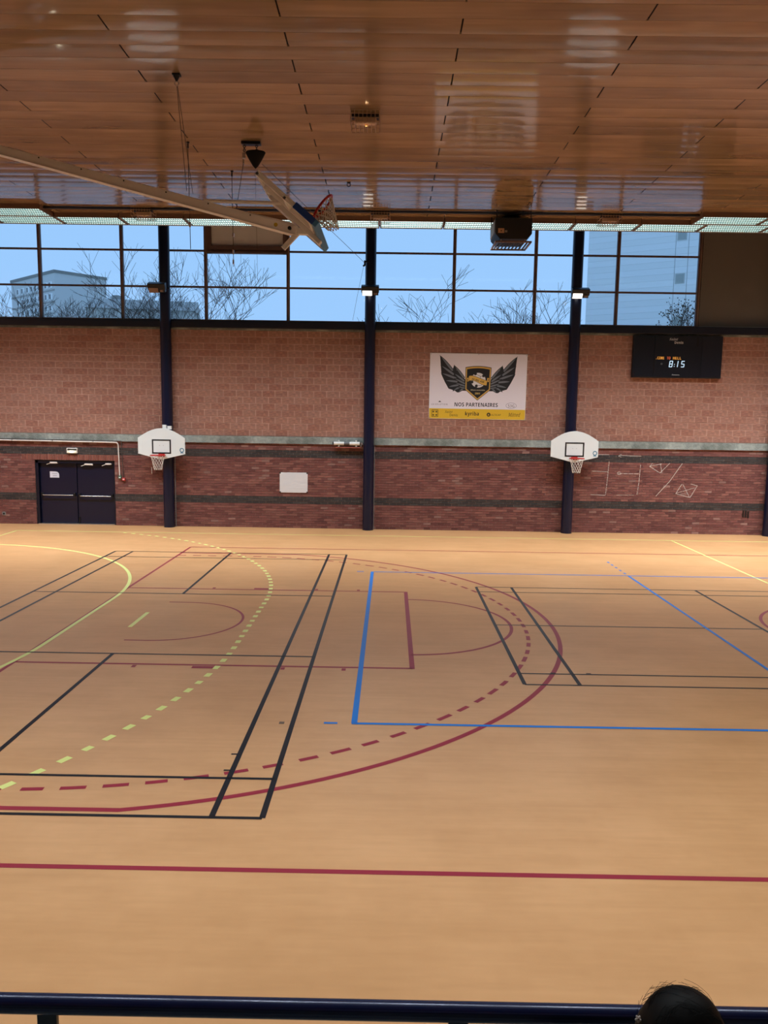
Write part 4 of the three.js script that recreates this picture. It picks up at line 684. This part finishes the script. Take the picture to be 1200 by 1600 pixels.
// ------------------------------------------------------------------ outdoors
{
  const gr = mesh('ground', box(400, 0.2, 260, 0, -0.25, -132), std('#b9bdb8', 0.95)); gr.userData = { label: 'pale open ground outside the hall', category: 'ground', kind: 'structure' };
  // apartment block at the left
  const C = [-85.8, -176.5], e1 = new THREE.Vector2(-18, -16).normalize(), e2 = new THREE.Vector2(9.5, -10.5).normalize(), top = 38.8;
  const ab = thing('apartment_block', 'distant pale apartment block with rows of small windows', 'building', [C[0], 0, C[1]]);
  const conc = std('#d2cfca', 0.9), bandM = std('#a9a59f', 0.9), white = std('#f3f2ef', 0.8), paneM = std('#6b6a68', 0.3);
  const rot = Math.atan2(-e1.y, e1.x); const F = (l, h2, d, along, y, out) => new THREE.BoxGeometry(l, h2, d).translate(along, y, out).rotateY(rot);
  mesh('wall', new THREE.BoxGeometry(26, top, 14).translate(13, top / 2, 7).rotateY(rot), conc, ab);
  mesh('roof_edge', new THREE.BoxGeometry(26.4, 0.7, 14.4).translate(13, top + 0.2, 7).rotateY(rot), std('#8a8781', 0.8), ab);
  mesh('roof_plant', join([new THREE.BoxGeometry(3.4, 1.2, 3).translate(17, top + 1, 6).rotateY(rot), new THREE.BoxGeometry(2, 0.9, 2).translate(8, top + 0.9, 11).rotateY(rot)]), std('#85827c', 0.9), ab);
  // which side of the box faces the hall
  const side = new THREE.Vector3(0, 0, -0.02).applyAxisAngle(V(0, 1, 0), rot); const out = -0.06; void side;
  for (let fl = 0; fl < 6; fl++) { const y = top - 3 - fl * 2.9;
    mesh('floor_band', F(26, 0.35, 0.12, 13, y - 1.35, out), bandM, ab);
    for (const u of [2.2, 4.6, 8.4, 10.6, 12.8, 15.4, 18.6, 21.4]) { const w = mesh('window', F(1.8, 1.6, 0.12, u, y, out), white, ab); mesh('pane', F(0.75, 1.2, 0.06, u + 0.4, y, out - 0.08), paneM, w); } }
  const lb = thing('low_building', 'long low distant building behind the bare trees', 'building', [-42.5, 0, -112]);
  const lrot = 0.18; mesh('wall', new THREE.BoxGeometry(17, 20.5, 12).translate(0, 10.25, 0).rotateY(lrot), std('#cfccc6', 0.9), lb);
  const rs = new THREE.Shape([[-7, 0], [7, 0], [0, 2.4]].map(([x, y]) => new THREE.Vector2(x, y)));
  mesh('roof', new THREE.ExtrudeGeometry(rs, { depth: 17.6, bevelEnabled: false }).translate(0, 0, -8.8).rotateY(Math.PI / 2 + lrot).translate(0, 20.5, 0), std('#aeaaa4', 0.85), lb);
  mesh('chimney', box(1.2, 2.4, 1.2, -5, 22.4, 0), std('#9a9690', 0.9), lb);
  // tower behind the right-hand windows
  const tw = thing('tower_block', 'tall pale tower block with board-like cladding and one column of small windows', 'building', [13.45, 0, -31.5]);
  const d = new THREE.Vector2(6.85, 4).normalize(), trot = Math.atan2(-d.y, d.x);
  const T = (l, h2, dp, along, y, o) => new THREE.BoxGeometry(l, h2, dp).translate(along, y, o).rotateY(trot);
  mesh('core', T(13, 34, 6, 6.5, 17, -3.08), std('#b9b6b0', 0.9), tw);
  const clad = [std('#f7f6f3', 0.85), std('#f4f3ef', 0.85)];
  for (let k = 0; k < 84; k++) mesh('cladding_board', T(13, 0.394, 0.06, 6.5, 0.6 + k * 0.4, -0.03), clad[k * 7 % 2], tw);
  for (const u of [5.75, 6.55]) mesh('joint_strip', T(0.03, 34, 0.02, u, 17, 0.0), std('#b0aeaa', 0.8), tw);
  for (const y of [7.4, 10.1, 12.85, 15.6, 18.3]) { const w = mesh('window', T(0.6, 0.66, 0.05, 6.12, y, 0.0), std('#c4c6c0', 0.6), tw); mesh('pane', T(0.48, 0.54, 0.03, 6.12, y, 0.022), std('#a9aea8', 0.4), w); }
  // bare winter trees
  const bark = std('#4a4038', 0.95);
  function tree(x, z, height, seed, label, leafy = false, spread = 1) {
    const r = rng(seed), g = [], leaves = [];
    const grow = (p, dir, len, rad, depth) => {
      const q = p.clone().addScaledVector(dir, len); g.push(bar(p, q, Math.max(rad, 0.0085), 4, Math.max(rad * 0.68, 0.007)));
      if (depth === 0) { if (leafy) for (let k = 0; k < 2; k++) leaves.push(new THREE.TetrahedronGeometry(0.035 + r() * 0.03).translate(q.x + (r() - 0.5) * 0.3, q.y + (r() - 0.5) * 0.3, q.z + (r() - 0.5) * 0.3)); return; }
      const n = depth > 5 ? 3 : 2 + (r() < 0.4 ? 1 : 0);
      for (let i = 0; i < n; i++) {
        const nd = dir.clone().multiplyScalar(0.9).add(V((r() - 0.5) * 2.0 * spread, (r() - 0.25) * 0.7, (r() - 0.5) * 1.6 * spread)).normalize();
        const s = p.clone().lerp(q, i === 0 ? 1 : 0.55 + r() * 0.45); grow(s, nd, len * (0.68 + r() * 0.2), rad * (i === 0 ? 0.68 : 0.5), depth - 1);
      }
    };
    grow(V(0, 0, 0), V((r() - 0.5) * 0.1, 1, 0).normalize(), height * 0.24, height * 0.0115, 7);
    const geo = join(g); geo.computeBoundingBox(); const k = height / geo.boundingBox.max.y; geo.scale(1, k, 1);
    const t = thing('bare_tree', label, 'tree', [x, -0.15, z], 'bare trees outside the windows'); mesh('trunk_and_branches', geo, bark, t);
    if (leaves.length) mesh('leaves', join(leaves).scale(1, k, 1), std('#54493a', 0.9), t).userData.kind = 'stuff';
  }
  tree(-11.6, -24.5, 14.4, 3, 'tall bare tree rising beside the vent panel window', false, 1);
  tree(-21.0, -27.5, 11.9, 8, 'bare tree in front of the apartment block corner', false, 1.1);
  tree(-25.2, -26.0, 12.1, 14, 'bare tree at the far end of the apartment block', false, 1);
  tree(-16.8, -25.0, 12.3, 21, 'bare tree in front of the low building', false, 1.1);
  tree(1.4, -22.0, 11.9, 29, 'bare tree outside right next to the middle column', false, 1.2);
  tree(6.2, -22.5, 11.5, 34, 'slender bare tree outside above the winged banner', false, 1);
  tree(8.4, -23.0, 11.7, 41, 'bare tree outside beside the heater end of the windows', false, 0.9);
  tree(17.6, -20.0, 10.7, 52, 'small tree with clinging leaves in front of the tower block', true, 0.8);
}

renderer.render(scene, camera);
